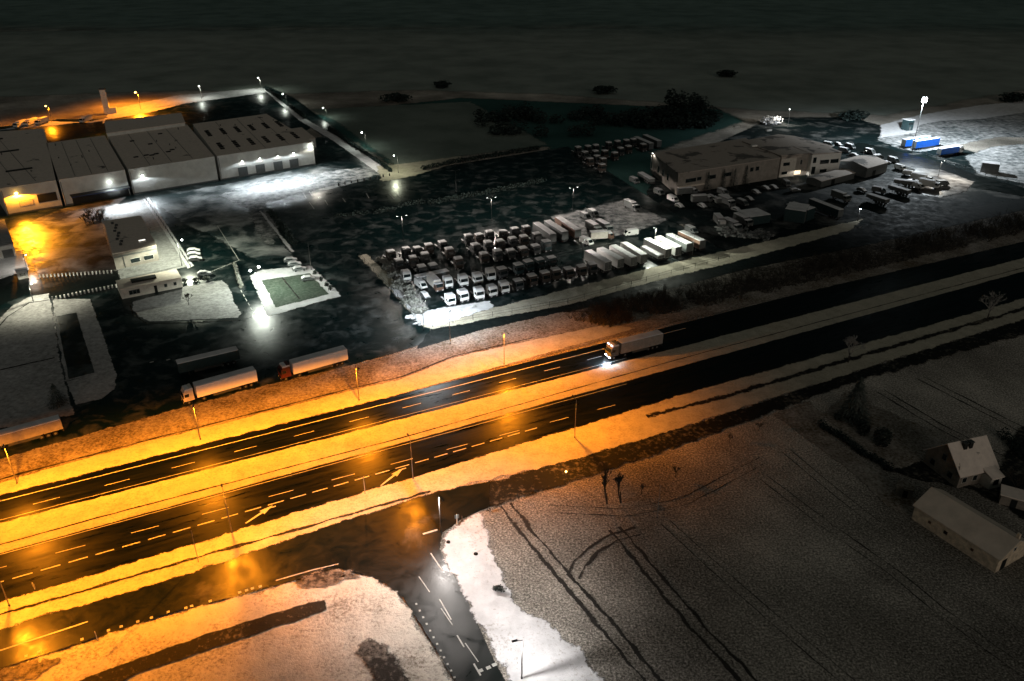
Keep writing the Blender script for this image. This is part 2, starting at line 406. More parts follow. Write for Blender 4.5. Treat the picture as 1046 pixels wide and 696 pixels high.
# lawn, forecourt and kerbs left of the yard
sheet('park_lawn', [(-30, 345), (0, 326), (14, 312), (30, 304), (50, 300), (54, 322), (60, 362), (68, 398), (76, 424), (-30, 444)], M['grey_snow'], .13, .35)
ribbon('park_path', [(-10, 381), (56, 366)], .8, M['ditch'], .15, .4)
ribbon('park_kerb', [(-8, 342), (8, 324), (30, 310), (50, 307)], .5, M['ditch'], .16, .4)
sheet('entrance_road', [(-30, 300), (-30, 284), (30, 282), (120, 277), (124, 296), (58, 308), (30, 300), (0, 312), (-30, 330)], M['road'], .12, .3)
sheet('lawn_corner', [(-30, 280), (-30, 262), (22, 256), (30, 276), (0, 286)], M['snow'], .14, .3)
sheet('basin_bank', [(54, 306), (92, 306), (108, 350), (119, 384), (117, 398), (104, 408), (78, 414), (68, 392), (60, 350)], M['grey_snow'], .14, .25)
sheet('basin_paving', [(58, 324), (78, 320), (97, 382), (71, 390)], M['yard'], .17, .1)
ribbon('basin_kerb', [(66, 390), (97, 382)], .6, M['grey_snow'], .20, .2)
sheet('traffic_island', [(136, 309), (150, 305), (186, 296), (189, 293), (226, 287), (233, 292), (240, 310), (246, 321), (243, 325), (200, 327), (154, 329), (142, 324), (136, 316)], M['grey_snow'], .15, .3)
ribbon('island_kerb', [(133, 312), (136, 322), (150, 331), (200, 330), (246, 327)], .5, M['ditch'], .13, .3)
sheet('square_verge', [(255, 282), (268, 276), (318, 272), (349, 303), (330, 308), (274, 324)], M['snow'], .15, .4)
sheet('square_lawn', [(267, 287), (316, 280), (336, 301), (282, 315)], M['lawn'], .19, .3)
ribbon('square_path', [(288, 284), (306, 306)], .5, M['ditch'], .21, .3)

ribbon('hedge_strip', [(266, 216), (282, 236), (299, 258)], 1.3, M['snow'], .16, .4)
# truck compound
sheet('truck_compound', [(372, 262), (398, 250), (545, 222), (640, 205), (690, 228), (742, 258), (600, 294), (470, 324), (432, 333)], M['yard'], .12, .6)
sheet('compound_snow', [(562, 222), (640, 204), (682, 226), (640, 240), (600, 246)], M['lot_snow'], .14, .9)
sheet('compound_verge', [(366, 262), (374, 260), (402, 286), (420, 306), (440, 330), (470, 324), (600, 291), (690, 268), (745, 256), (830, 236), (882, 224), (868, 236), (750, 268), (660, 290), (580, 312), (442, 337), (430, 333), (398, 296)], M['verge'], .16, .5)
sheet('compound_corner', [(398, 294), (412, 296), (432, 318), (500, 308), (505, 314), (446, 334), (430, 332)], M['snow'], .19, .6)

# service road and the hedged bank on the right
sheet('service_road', [(440, 337), (580, 312), (660, 290), (760, 264), (880, 232), (1060, 200), (1060, 212), (880, 252), (760, 276), (660, 302), (572, 321), (495, 338), (425, 358)], M['dull_road'], .14, .3)
sheet('bank', [(560, 322), (660, 300), (760, 274), (880, 244), (1060, 208), (1060, 232), (880, 280), (760, 306), (680, 326), (600, 338)], M['mud'], .10, .8)
sheet('bank_verge', [(600, 344), (690, 318), (780, 296), (844, 287), (1060, 232), (1060, 240), (700, 327), (640, 344)], M['rough_verge'], .16, .5)

# the dual carriageway
sheet('upper_verge', [(-40, 482), (0, 470), (150, 427), (269, 395), (410, 362), (495, 337), (572, 320), (640, 318), (680, 322), (1060, 236), (1060, 244), (663, 336), (410, 403), (0, 507), (-40, 517)], M['rough_verge'], .18, .35)
sheet('verge_band', [(-40, 505), (0, 494), (150, 452), (225, 434), (366, 398), (410, 388), (463, 366), (544, 348), (620, 332), (650, 336), (410, 403), (0, 507), (-40, 517)], M['verge'], .21, .3)
ribbon('verge_ditch', [(-20, 496), (150, 451), (225, 432), (366, 396), (410, 386), (463, 365), (544, 346)], .55, M['ditch'], .24, .9)
sheet('upper_carriageway', [(-40, 516), (0, 506), (1060, 239.5), (1060, 260.5), (0, 535), (-40, 545)], M['highway'], .15)
sheet('median', [(-40, 546), (0, 535.5), (1060, 260.5), (1060, 274), (700, 373.5), (0, 566), (-40, 577)], M['verge'], .19, .22)
ribbon('median_drain', [(-20, 563), (100, 530), (300, 477), (415, 447), (700, 366), (1050, 273)], .35, M['ditch'], .22, .6)
sheet('lower_carriageway', [(-40, 577), (0, 566), (700, 373.5), (1060, 274), (1060, 302), (700, 403), (480, 471), (0, 617), (-40, 629)], M['highway'], .15)
sheet('lower_verge', [(-40, 629), (0, 617), (480, 471), (700, 403), (1060, 302), (1060, 322), (867, 382), (700, 436), (584, 471), (449, 502), (354, 532), (206, 582), (115, 611), (0, 643), (-40, 655)], M['verge'], .19, .45)
ribbon('lower_ditch', [(-20, 635), (0, 629), (115, 596), (206, 569), (260, 554), (308, 541), (380, 520), (440, 503)], .7, M['ditch'], .23, .9)
ribbon('lower_ditch', [(660, 426), (723, 411), (863, 369), (1010, 327), (1056, 313)], 1.7, M['ditch'], .23, .7)

# slip road, side road and track
sheet('slip_road', [(-40, 655), (0, 642), (115, 610), (206, 581), (354, 531), (449, 501), (500, 493), (500, 518), (470, 532), (452, 545), (449, 562), (472, 603), (496, 656), (520, 705), (470, 705), (434, 646),
                    (411, 611), (392, 596), (372, 588), (346, 581), (260, 605), (172, 628), (84, 657), (27, 675), (-40, 698)], M['road'], .15, .12)
sheet('field_track', [(484, 498), (584, 469), (700, 436), (867, 382), (1060, 322), (1060, 338), (881, 388), (789, 421), (690, 458), (600, 488), (480, 524)], M['wet_mud'], .13, .7)
sheet('junction_snow', [(451, 560), (458, 544), (475, 532), (490, 524), (497, 545), (506, 574), (516, 598), (532, 622), (560, 640), (590, 664), (620, 705), (528, 705), (502, 664), (485, 628), (472, 600), (457, 577)], M['snow'], .19, .7)
sheet('near_snow', [(-40, 720), (-40, 702), (27, 677), (84, 659), (172, 630), (260, 607), (346, 583), (372, 590), (392, 598), (411, 613), (432, 648), (470, 712), (470, 780), (-40, 780)], M['near_snow'], .17, .6)
sheet('near_ditch', [(60, 705), (120, 682), (220, 646), (316, 617), (332, 614), (334, 624), (312, 632), (220, 663), (140, 690), (110, 705)], M['ditch'], .24, .22)
sheet('bare_patch', [(362, 668), (378, 655), (396, 660), (412, 684), (420, 705), (388, 705)], M['mud'], .25, .9)
sheet('bare_patch', [(-40, 700), (0, 686), (50, 672), (64, 676), (40, 690), (-40, 712)], M['mud'], .25, .8)
sheet('bare_patch', [(300, 594), (340, 582), (366, 590), (340, 600), (310, 604)], M['mud'], .25, .8)

# farm ground on the right
sheet('farm_track', [(790, 424), (826, 410), (842, 424), (838, 434), (868, 462), (905, 486), (938, 512), (934, 532), (904, 516), (874, 486), (840, 460), (812, 440)], M['rough_verge'], .12, .5)
sheet('farm_yard', [(842, 424), (864, 400), (884, 404), (890, 414), (955, 442), (966, 456), (930, 476), (912, 480), (890, 462), (850, 434)], M['rough_verge'], .12, .5)
sheet('farm_shade', [(905, 480), (935, 470), (990, 500), (1030, 520), (1060, 540), (1060, 420), (1040, 440), (1010, 500), (950, 490)], M['wet_mud'], .10, .6)  # shade between house and barn, put in as a dark ground sheet
def ruts(px, gap=1.9, wd=.42, k=1.35):
    pts = [G(*p) for p in px]
    for s in (-.5, .5):
        q = []
        for i, p in enumerate(pts):
            d = (pts[min(i + 1, len(pts) - 1)] - pts[max(i - 1, 0)]).normalized(); q.append(p + Vector((-d.y, d.x, 0)) * gap * s)
        ribbon('wheel_track', [(v.x, v.y) for v in q], wd * k, M['track'], .05 if s < 0 else .055, 1.1, .7, world=True)
ruts([(516, 516), (545, 552), (582, 596), (620, 640), (668, 697), (700, 735)], 2.1, .55)
ruts([(628, 540), (668, 588), (712, 640), (766, 697), (800, 735)], 2.1, .5)
ruts([(585, 590), (592, 576), (606, 562), (628, 549), (652, 543)], 1.9, .4)
ruts([(680, 534), (730, 580), (790, 632), (870, 700)], 2.0, .2, .8)
ruts([(780, 488), (846, 538), (913, 585), (960, 624), (1050, 690)], 2.0, .22, .9)
ruts([(802, 460), (850, 500), (896, 536)], 2.0, .2, .8)
ruts([(560, 520), (640, 524), (700, 512), (780, 470)], 2.0, .24, .9)
ruts([(900, 400), (960, 436), (1046, 480)], 2.2, .25)
ruts([(940, 386), (1046, 440)], 2.2, .25)

# ------------------------------------------------------------------ road paint
def pline(px, wd, z=.185): ribbon('road_marking', px, wd, M['line'], z)
def lerp(a, b, t): return (a[0] + (b[0] - a[0]) * t, a[1] + (b[1] - a[1]) * t)
def dashes(a, b, first, length, period, count, wd, z=.185):
    A, B = G(*a), G(*b); d = (B - A).normalized()
    for i in range(count):
        p = A + d * (first + i * period); q = p + d * length
        ribbon('road_marking', [(p.x, p.y), (q.x, q.y)], wd, M['line'], z, step=20, world=True)
pline([(-20, 518), (625, 355), (700, 336)], .24)
pline([(-20, 537.5), (640, 366.5)], .12)
da = (34, 516); db = (197, 474)
per = (G(107, 498) - G(34, 516)).length
dashes((34, 516), (590, 371), -per, 4.4, per, 13, .16)
dashes((57, 566), (800, 369), -(G(134, 544) - G(57, 566)).length, 4.6, (G(134, 544) - G(57, 566)).length, 11, .17)
tp = (G(42, 584) - G(13, 592)).length
dashes((13, 592), (663, 405), -tp, 2.9, tp, 25, .26)
pline([(-20, 573), (640, 393)], .14)
pline([(-10, 669), (90, 636)], .28)
dashes((428, 590), (508, 705), 0, 4, 8, 3, .14)
pline([(432, 546.5), (447, 542)], .4)
pline([(440, 566), (452, 584)], .22); pline([(449, 613), (461, 634)], .2); pline([(467, 650), (474, 662)], .2); pline([(484, 679), (491, 691)], .25)
for p in ((491, 686), (499, 683), (505, 680)): pline([(p[0] - 2.2, p[1] + .9), (p[0] + 2.2, p[1] - .9)], .55)
for p in ((27, 671), (40, 667), (84, 654), (111, 645), (124, 641), (141, 636), (155, 632), (172, 626), (190, 622), (196, 620), (215, 615), (245, 606), (252, 604), (258, 602), (266, 600)):
    pline([(p[0] - 1.6, p[1] + .5), (p[0] + 1.6, p[1] - .5)], .5)
pline([(282, 594), (320, 583), (346, 577)], .22)
for i in range(12):
    t = i / 11; p = lerp((425, 618), (464, 693), t); pline([(p[0], p[1] - 1), (p[0] + .6, p[1] + .8)], .3)
def arrow(px0, px1):
    a, b = G(*px0), G(*px1); d = (b - a).normalized(); nn = Vector((-d.y, d.x, 0)); l = (b - a).length
    P = [a + nn * .12, a + d * l * .6 + nn * .22, a + d * l * .58 + nn * .72, b, a + d * l * .58 - nn * .75, a + d * l * .6 - nn * .26, a - nn * .16]
    sheet('road_marking', [(p.x, p.y) for p in P], M['line'], .19, world=True)
arrow((251, 535.5), (279, 517)); arrow((389, 497), (412, 479))
ribbon('road_marking', [(273, 520.5), (282, 518)], .3, M['line'], .195); ribbon('road_marking', [(407, 481.5), (415, 479)], .3, M['line'], .195)
dashes((246, 297), (258, 318), 0, 1.8, 3.4, 6, .22, .14)
pline([(222, 231), (244, 266)], .18, .14); pline([(206, 282), (245, 266)], .25, .14)
for a, b in (((310, 198), (313, 203)), ((316, 196), (319, 201)), ((316, 207), (321, 214)), ((398, 199), (403, 204)), ((403, 196), (409, 202)), ((374, 198), (377, 203)), ((332, 205), (335, 210)), ((350, 203), (353, 207))):
    pline([a, b], .3, .16)
for p in ((155, 370.5), (172, 368)): pline([(p[0] - 2, p[1] + .5), (p[0] + 2, p[1] - .5)], .45, .14)

# ------------------------------------------------------------------ lamps
def light(parent, loc, colour, e0, su, sv, rz=0, u0=0, v0=0, h=None, rad=.16, tail=.08, zmin=.15, wall=False, cut=0):
    """a luminaire with a measured throw: e0 = snow brightness at the middle of its pool, su/sv the pool's reach in mounting heights"""
    h = h or loc[2]
    l = bpy.data.lights.new('lamp_light', 'POINT'); l.color = colour; l.shadow_soft_size = rad
    l.energy = e0 * 4 * PI * PI * h * h; l.use_nodes = True
    t = l.node_tree; nd = t.nodes; em = nd['Emission']
    def mth(op, a, b=0.0):
        k = nd.new('ShaderNodeMath'); k.operation = op
        for i, x in ((0, a), (1, b)):
            if hasattr(x, 'is_linked'): t.links.new(x, k.inputs[i])
            else: k.inputs[i].default_value = x
        return k.outputs[0]
    tcn = nd.new('ShaderNodeTexCoord'); s = nd.new('ShaderNodeSeparateXYZ'); t.links.new(tcn.outputs['Normal'], s.inputs[0])
    z = mth('MAXIMUM', mth('MULTIPLY', s.outputs[2], -1), .04)
    u = mth('DIVIDE', mth('SUBTRACT', mth('DIVIDE', s.outputs[0], z), u0), su)
    v = mth('DIVIDE', mth('SUBTRACT', mth('DIVIDE', s.outputs[1], z), v0), sv)
    q = mth('ADD', mth('MULTIPLY', u, u), mth('MULTIPLY', v, v))
    g = mth('ADD', mth('EXPONENT', mth('MULTIPLY', mth('POWER', q, .8), -1)), mth('MULTIPLY', mth('EXPONENT', mth('MULTIPLY', q, -.14)), tail))
    cl = nd.new('ShaderNodeClamp'); t.links.new(mth('MULTIPLY', mth('SUBTRACT', mth('MULTIPLY', s.outputs[2], -1), zmin), 7), cl.inputs[0])
    g = mth('MULTIPLY', mth('DIVIDE', g, mth('POWER', z, 3)), cl.outputs[0])
    if cut:       # the lantern's own mast and the ground far behind it stay out of the beam
        c3 = nd.new('ShaderNodeClamp'); t.links.new(mth('ADD', mth('DIVIDE', s.outputs[0], z), cut), c3.inputs[0]); g = mth('MULTIPLY', g, c3.outputs[0])
    if wall:      # a flood lamp's hood: little light goes back onto its own wall
        c2 = nd.new('ShaderNodeClamp'); t.links.new(mth('MULTIPLY', mth('DIVIDE', s.outputs[1], z), 3), c2.inputs[0])
        g = mth('MULTIPLY', g, mth('SUBTRACT', 1, mth('MULTIPLY', c2.outputs[0], .78)))
    t.links.new(g, em.inputs['Strength'])
    o = bpy.data.objects.new('lamp_light', l); COL.objects.link(o); o.parent = parent; o.location = loc; o.rotation_euler = (0, 0, rz)
    return o

def lamp_post(base, h, face, label, group, colour, e0, su, sv, arm=1.6, lens='lamp_white', bulb=0.0, u0=0, v0=0, name='street_lamp', heads=1, pole='steel', lit=True, tail=.08, r=.08, tilt=0, rad=.16, zmin=.15, cut=0):
    """face = world angle the arm points in"""
    t = empty(name, base, face, label, 'street lamp', group)
    MB().tube((0, 0, 0), (0, 0, .5), r * 1.9, r * 1.7, 8).build('collar', M['dark_steel'], t)
    MB().tube((0, 0, .5), (0, 0, h), r * 1.25, r * .75, 8).build('pole', M[pole], t, smooth=True)
    for k in range(heads):
        s = 1 if k == 0 else -1
        MB().tube((0, 0, h - .05), (arm * s, 0, h + .25), r * .6, r * .45, 6).build('arm', M['dark_steel'], t)
        hd = MB().loft([[(arm * s - .1 * s, -.13, h + .2), (arm * s - .1 * s, .13, h + .2), (arm * s - .1 * s, .13, h + .36), (arm * s - .1 * s, -.13, h + .36)],
                   [(arm * s + .7 * s, -.17, h + .26), (arm * s + .7 * s, .17, h + .26), (arm * s + .7 * s, .12, h + .38), (arm * s + .7 * s, -.12, h + .38)]]).build('lamp_head', M['dark_steel'], t)
        if lit:
            if bulb: MB().ball((arm * s + .3 * s, 0, h + .18), bulb, bulb, bulb * .75).build('lamp_lens', M[lens], hd, smooth=True)
            else: box(min(arm * s, arm * s + .55 * s), max(arm * s, arm * s + .55 * s), -.11, .11, h + .19, h + .215).build('lamp_lens', M[lens], hd)
            light(t, (arm * s + .3 * s, 0, h - .25 - bulb), colour, e0, su, sv, 0, u0, v0, h, rad, tail, zmin, False, cut)
        else: box(min(arm * s, arm * s + .55 * s), max(arm * s, arm * s + .55 * s), -.11, .11, h + .19, h + .215).build('lamp_lens', M['unlit_lens'], hd)
    return t

ANG_DOWN = math.atan2(-ND.y, -ND.x); ANG_UP = math.atan2(ND.y, ND.x)
up = [(205, 450), (367, 410), (515, 373)]
ubase = [G(18, 495)] + [G(*p) for p in up]
stepv = (ubase[3] - ubase[0]) / 3
ubase = [ubase[0] - stepv] + ubase
names_u = [None, 'beyond the white van trailer at far end of orange verge', 'beside the cab of the white lorry', 'beside the rear of the red cab lorry', 'past the yard corner, last in its row']
for i, b in enumerate(ubase):
    lab = 'tall steel street lamp on the yard side orange verge, ' + (['outside', 'foremost, near the parked trailer', 'beside the white cab lorry', 'behind the red cab lorry', 'last before the dark stretch'][i])
    lamp_post(b, 9.4, ANG_DOWN, lab, 'sodium lamps along the yard side of the highway', SOD, 4.2, 1.35, 2.5 if i < 4 else 2.1, arm=2.0, lens='lamp_sodium', v0=0, u0=.3, tail=.06, zmin=.10, cut=3.2)
lbase = [G(10, 620), G(237, 545), G(422, 490), G(587, 448)]
stepv = (lbase[3] - lbase[0]) / 3
lbase = [lbase[0] - stepv] + lbase
for i, b in enumerate(lbase):
    lab = 'steel street lamp on the field side snowy verge, ' + (['outside', 'foremost by slip road', 'next to the near lane arrow', 'between the second arrow and the junction', 'last before the trees'][i])
    lamp_post(b, 9.4, ANG_UP, lab, 'sodium lamps along the field side of the highway', SOD, 3.7 if i < 3 else 2.7, 1.75 if i < 3 else 1.25, 2.5 if i < 4 else 2.0, arm=.9, lens='lamp_sodium', u0=-.5 if i < 3 else -.05, tail=.05, zmin=.09 if i < 3 else .15)

lamp_post(G(450, 543), 8, R(-60), 'white lamp post at the mouth of the side road', 'lamps of the side road', (1, .92, .86), 1.45, 2.5, 2.5, arm=1.2, lens='lamp_white', u0=.6, v0=-.8, r=.09, tail=.045)
lamp_post(G(533, 694), 7.8, R(200), 'white lamp post in the bright snow patch beside the side road', 'lamps of the side road', (1.0, .96, .93), 1.15, .95, 1.2, arm=.8, lens='lamp_white', u0=-.45, v0=-.25, r=.09, tail=.16)

# lamps of the estate
def white(px, h, face, label, e0=.5, su=1.2, sv=1.2, bulb=.42, arm=1.2, colour=WHT, lens='lamp_white', **k):
    return lamp_post(G(*px), h, face, label, 'white lamps of the industrial estate', colour, e0, su, sv, arm, lens, bulb, **k)
white((53, 125), 8.6, R(240), 'orange lamp behind the pale vans at the rear fence', 1.5, 2.4, 1.8, .45, .8, SOD, 'lamp_sodium')
white((144, 112), 9.6, R(220), 'orange lamp on the glowing snow beyond the tower', 3.2, 2.0, 3.6, .6, .8, SOD, 'lamp_sodium')
white((206, 101), 7.6, R(-80), 'white lamp on the rear verge, beyond the big hall roof', .7, 1.3, 1.3)
white((267, 93), 8.2, R(-110), 'white lamp at the far corner of the rear yard', .9, 1.3, 1.3)
white((293, 108), 6.6, R(200), 'white lamp just past the rear corner on the side hedge', .7, 1.4, 1.4)
white((334, 121), 5.6, R(200), 'white lamp halfway down the hedged side verge', .5, 1.4, 1.4, .36)
white((374, 151), 7.2, R(200), 'white lamp above the side yard wall of the white hall', .5, 1.3, 1.3)
white((407, 177), 7.6, R(200), 'white lamp in the frosted corner beside the car park posts', .6, 1.3, 1.6, .3, colour=(.95, 1, .72))
white((186, 272), 8.2, R(40), 'white lamp over the parked cars beside the office wall', 1.6, 2.2, 2.6, .34, colour=(.95, 1, .76))
lamp_post(G(264, 300), 7.6, R(60), 'bright double headed lamp on the corner of the lawn square', 'white lamps of the industrial estate', WHT, 1.35, 1.6, 1.6, 1.3, 'lamp_white', .42, heads=2, tail=.12, u0=.4, pole='dark_steel')
lamp_post(G(318, 276), 9.2, R(20), 'unlit T shaped double lamp at the far corner of the lawn square', 'unlit double lamps', WHT, 0, 1, 1, 1.4, heads=2, lit=False)
for px, lab in (((412, 246), 'unlit double lamp between the car park and the back row of trucks, left one'), ((502, 226), 'unlit double lamp behind the back row of trucks, middle one'), ((585, 215), 'unlit double lamp beyond the parked trailers, right one'), ((466, 196), 'unlit double lamp at the far hedge of the car park')):
    lamp_post(G(*px), 8.6, R(20), lab.replace('unlit', 'dim' if px[0] in (412, 502, 585) else 'unlit'), 'double lamps of the car park', (1, .88, .78), .17, 3.4, 3.4, 1.2, 'lamp_white', 0, heads=2, lit=px[0] in (412, 502, 585), r=.08, tail=.25, rad=.5, pole='dark_steel', zmin=.06)
white((34, 308), 5.0, R(60), 'white lamp at the gate railing near the orange yard', 1.6, 2.6, 2.6, .32, .6, (1, .95, .72))
white((28, 276), 4.6, R(60), 'small lamp by the white gate cabin', .7, 1.6, 1.6, .22, .5, WARM)
# flood lamps of the truck compound
lamp_post(G(433, 338), 8.0, R(60), 'white flood lamp post on the snowy corner of the truck compound', 'flood lamps of the truck compound', COOL, 2.1, 1.6, 1.8, .8, 'lamp_white', 0, u0=.7, v0=-.4, tail=.2, zmin=.11)
lamp_post(G(460, 352), 8.6, R(80), 'flood lamp post beside the service road below the compound corner', 'flood lamps of the truck compound', COOL, .9, .8, .8, .8, 'lamp_white', 0, u0=.2)
lamp_post(G(595, 264), 6.4, R(-60), 'thin pole among the parked trucks before the lit trailers', 'flood lamps of the truck compound', (1, .90, .82), .16, 2.4, 2.4, .6, 'lamp_white', .0, tail=.2, pole='dark_steel', rad=.8)
lamp_post(G(688, 263), 7.6, R(190), 'lit pole at the right trailer set', 'flood lamps of the truck compound', (.93, 1, .82), .9, 1.5, 1.2, .8, 'lamp_white', 0, u0=.5, pole='dark_steel')
lamp_post(G(707, 262), 7.6, R(190), 'bare pole just right of the lit trailers', 'flood lamps of the truck compound', WHT, 0, 1, 1, .5, lit=False)
lamp_post(G(668, 258), 8.4, R(200), 'lit pole standing in the gap of the white trailers', 'flood lamps of the truck compound', (.95, 1, .84), .80, 2.4, 1.6, .5, 'lamp_white', 0, u0=0, tail=.16, pole='dark_steel')

# mast on the right
MH = CAM_H + math.tan(math.atan2(348 - 103, FOC) - TILT) * G(931, 157).y          # the head seen 103 rows down the photograph
mast = empty('floodlight_mast', G(931, 157), 0, 'tall floodlight mast with a dazzling white head over the blue trailers', 'floodlight mast')
MB().tube((0, 0, 0), (0, 0, MH + .9), .17, .10, 8).build('mast', M['dark_steel'], mast)
box(-1.2, 1.2, -.12, .12, MH - .1, MH + .1).build('crossbar', M['dark_steel'], mast)
for x, zz in ((-.55, 0), (.55, 0), (-.55, 1.1), (.55, 1.1)):
    fl = box(x - .28, x + .28, -.55, -.1, MH - .4 + zz, MH + .2 + zz).build('floodlight', M['dark_steel'], mast)
    MB().ball((x, -.6, MH - .1 + zz), .66, .55, .66).build('lamp_lens', M['lamp_cool'], fl, smooth=True)
light(mast, (0, -1.2, MH - 1.3), COOL, 3.4, 1.6, 1.4, 0, .5, .5, MH, .5, .12)

# ------------------------------------------------------------------ buildings
def face_frame(a, b):
    """front wall from a to b: returns origin, along, outward"""
    d = Vector((b.x - a.x, b.y - a.y, 0)); l = d.length; d /= l
    return d, Vector((d.y, -d.x, 0)), l
def wall_box(a, d, o, s0, s1, z0, z1, out, back=0.05):
    """a box lying on a wall: s along it, out = how far proud"""
    p = [a + d * s0 - o * back, a + d * s1 - o * back, a + d * s1 + o * out, a + d * s0 + o * out]
    return MB().prism([(q.x, q.y) for q in p], z0, z1)
def block(parent, corners, h, wallm, roofm, name='wall', z0=0, over=.15, th=.35):
    MB().prism([(c.x, c.y) for c in corners], z0, h).build(name, wallm, parent)
    c0 = sum((Vector((c.x, c.y, 0)) for c in corners), Vector()) / len(corners)
    pts = [c + (Vector((c.x, c.y, 0)) - c0).normalized() * over for c in corners]
    return MB().prism([(c.x, c.y) for c in pts], h + .004, h + th).build('roof', roofm, parent)
def window(parent, a, d, o, s0, s1, z0, z1, glass='glass', frame='white_paint', out=.08):
    f = wall_box(a, d, o, s0 - .12, s1 + .12, z0 - .12, z1 + .12, out).build('window', M[frame], parent)
    wall_box(a, d, o, s0, s1, z0, z1, out + .03).build('pane', M[glass], f); return f
def rolldoor(parent, a, d, o, s0, s1, z1, mat='grey_paint', out=.1):
    return wall_box(a, d, o, s0, s1, .1, z1, out).build('door', M[mat], parent)
def floodlight(parent, a, d, o, s, z, col, e0, su, sv, size=.4, lens='lamp_white', u0=0, v0=.8, rad=.3, tail=.06, zmin=.12, hood=True):
    hd = wall_box(a, d, o, s - .35, s + .35, z, z + .5, .7).build('floodlight', M['dark_steel'], parent)
    p = a + d * s + o * .8
    MB().ball((p.x, p.y, z + .1), size, size, size * .85).build('lamp_lens', M[lens], hd, smooth=True)
    q = a + d * s + o * 1.3
    if e0: light(parent, (q.x, q.y, z - size - .1), col, e0, su, sv, math.atan2(d.y, d.x), u0, -v0, z, rad, tail, zmin, hood)

# warehouse: four halls with one long front
HZ = 10.0
FA, FB = G(3, 221.5), G(320, 169)
fd, fo, fl_ = face_frame(FA, FB)
def on_front(px):      # nearest place on the front line to a top-edge pixel
    p = G(px[0], px[1], HZ); s = (Vector((p.x, p.y, 0)) - FA).dot(fd); return FA + fd * s, s
back = lambda x, y: Vector((*G(x, y, HZ).xy, 0))
halls = [('warehouse_hall', 'orange lit hall end with a big square opening', (1, 196), (58.5, 187), (45, 132), (-40, 138), 'roof'),
         ('warehouse_hall', 'grey hall with dark loading canopy under a white flood', (61, 186), (126, 173), (107, 139), (47.5, 147), 'roof'),
         ('warehouse_hall', 'grey hall of long blank wall between canopy and lit doors', (129, 172), (215.5, 158.5), (191, 128), (110, 139), 'roof'),
         ('warehouse_hall', 'white hall with floodlit loading doors and rows of roof skylights', (218, 158), (318, 145), (272, 117), (197, 127.5), 'roof')]
H = []
for nm, lab, a, b, c, e, rm in halls:
    pa, sa = on_front(a); pb, sb = on_front(b)
    t = empty(nm, (0, 0, 0), 0, lab, 'warehouse', 'joined halls of the warehouse')
    block(t, [pa, pb, back(*c), back(*e)], HZ, M['cladding'], M[rm], th=.3, over=.1)
    H.append((t, pa, pb, sa, sb, back(*c), back(*e)))
    wall_box(pa, fd, fo, .05, sb - sa - .05, .02, .7, .06).build('plinth', M['grey_paint'], t)
    wall_box(pa, fd, fo, .0, sb - sa, HZ - .45, HZ + .36, .1, .12).build('parapet', M['cladding'], t)
def S(px, base=True):
    p = G(px[0], px[1], 0); return (Vector((p.x, p.y, 0)) - FA).dot(fd)
# hall 1
for hk, (t, pa, pb, sa, sb, bc_, be_) in enumerate(H):
    dv = (be_ - pa); ln_ = dv.length; dv.normalize(); ww = sb - sa
    for k in range(1, 4 if hk else 3):
        c = pa + fd * (ww * k / (4 if hk else 3)) + dv * (ln_ * .5)
        MB().box(-.07, .07, -ln_ * .47, ln_ * .47, 0, .12).build('roof_seam', M['grey_paint'], t, (c.x, c.y, HZ + .3), math.atan2(dv.y, dv.x) - PI / 2)
    for k in range(5):
        c = pa + fd * ww * random.uniform(.1, .9) + dv * ln_ * random.uniform(.1, .9)
        MB().tube((0, 0, 0), (0, 0, random.uniform(.5, 1.1)), .22, .18, 8).build('roof_vent', M['dark_steel'], t, (c.x, c.y, HZ + .3))
    wall_box(pa, fd, fo, .25, .45, .7, HZ - .5, .16).build('downpipe', M['grey_paint'], t)
t, pa, pb, sa, sb, bc_, be_ = H[0]; dv = (be_ - pa).normalized()
for f_, w_ in ((.22, .5), (.55, .62), (.80, .4)):
    c = pa + fd * ((sb - sa) * .55) + dv * ((be_ - pa).length * f_)
    MB().box(-(sb - sa) * w_ / 2, (sb - sa) * w_ / 2, -.6, .6, 0, .4).build('skylight', M['black'], t, (c.x, c.y, HZ + .3), math.atan2(fd.y, fd.x))
t, pa, pb, sa, sb, *_ = H[0]
ww = sb - sa
window(t, pa, fd, fo, ww * .60, ww * .94, 3.0, 6.0, 'black', 'brown_paint')
window(t, pa, fd, fo, ww * .26, ww * .5, 2.6, 4.6, 'cream_paint', 'grey_paint')
floodlight(t, pa, fd, fo, ww * .25, 7.8, (1, .33, .012), 1.8, 1.8, 3.4, .6, 'lamp_sodium', v0=2.2, u0=.2, tail=.14, zmin=.08, hood=False)
# hall 2
t, pa, pb, sa, sb, *_ = H[1]; ww = sb - sa
rolldoor(t, pa, fd, fo, ww * .12, ww * .99, 3.6, 'black')
cn = wall_box(pa, fd, fo, ww * .10, ww * 1.0, 3.7, 4.05, 3.4).build('canopy', M['dark_blue'], t)
wall_box(pa, fd, fo, ww * .1, ww * 1.0, 4.055, 4.2, 3.45).build('canopy_edge', M['black'], cn)
floodlight(t, pa, fd, fo, ww * .72, 6.6, COOL, 2.2, 1.2, 1.1, .62, v0=2.6, tail=.10)
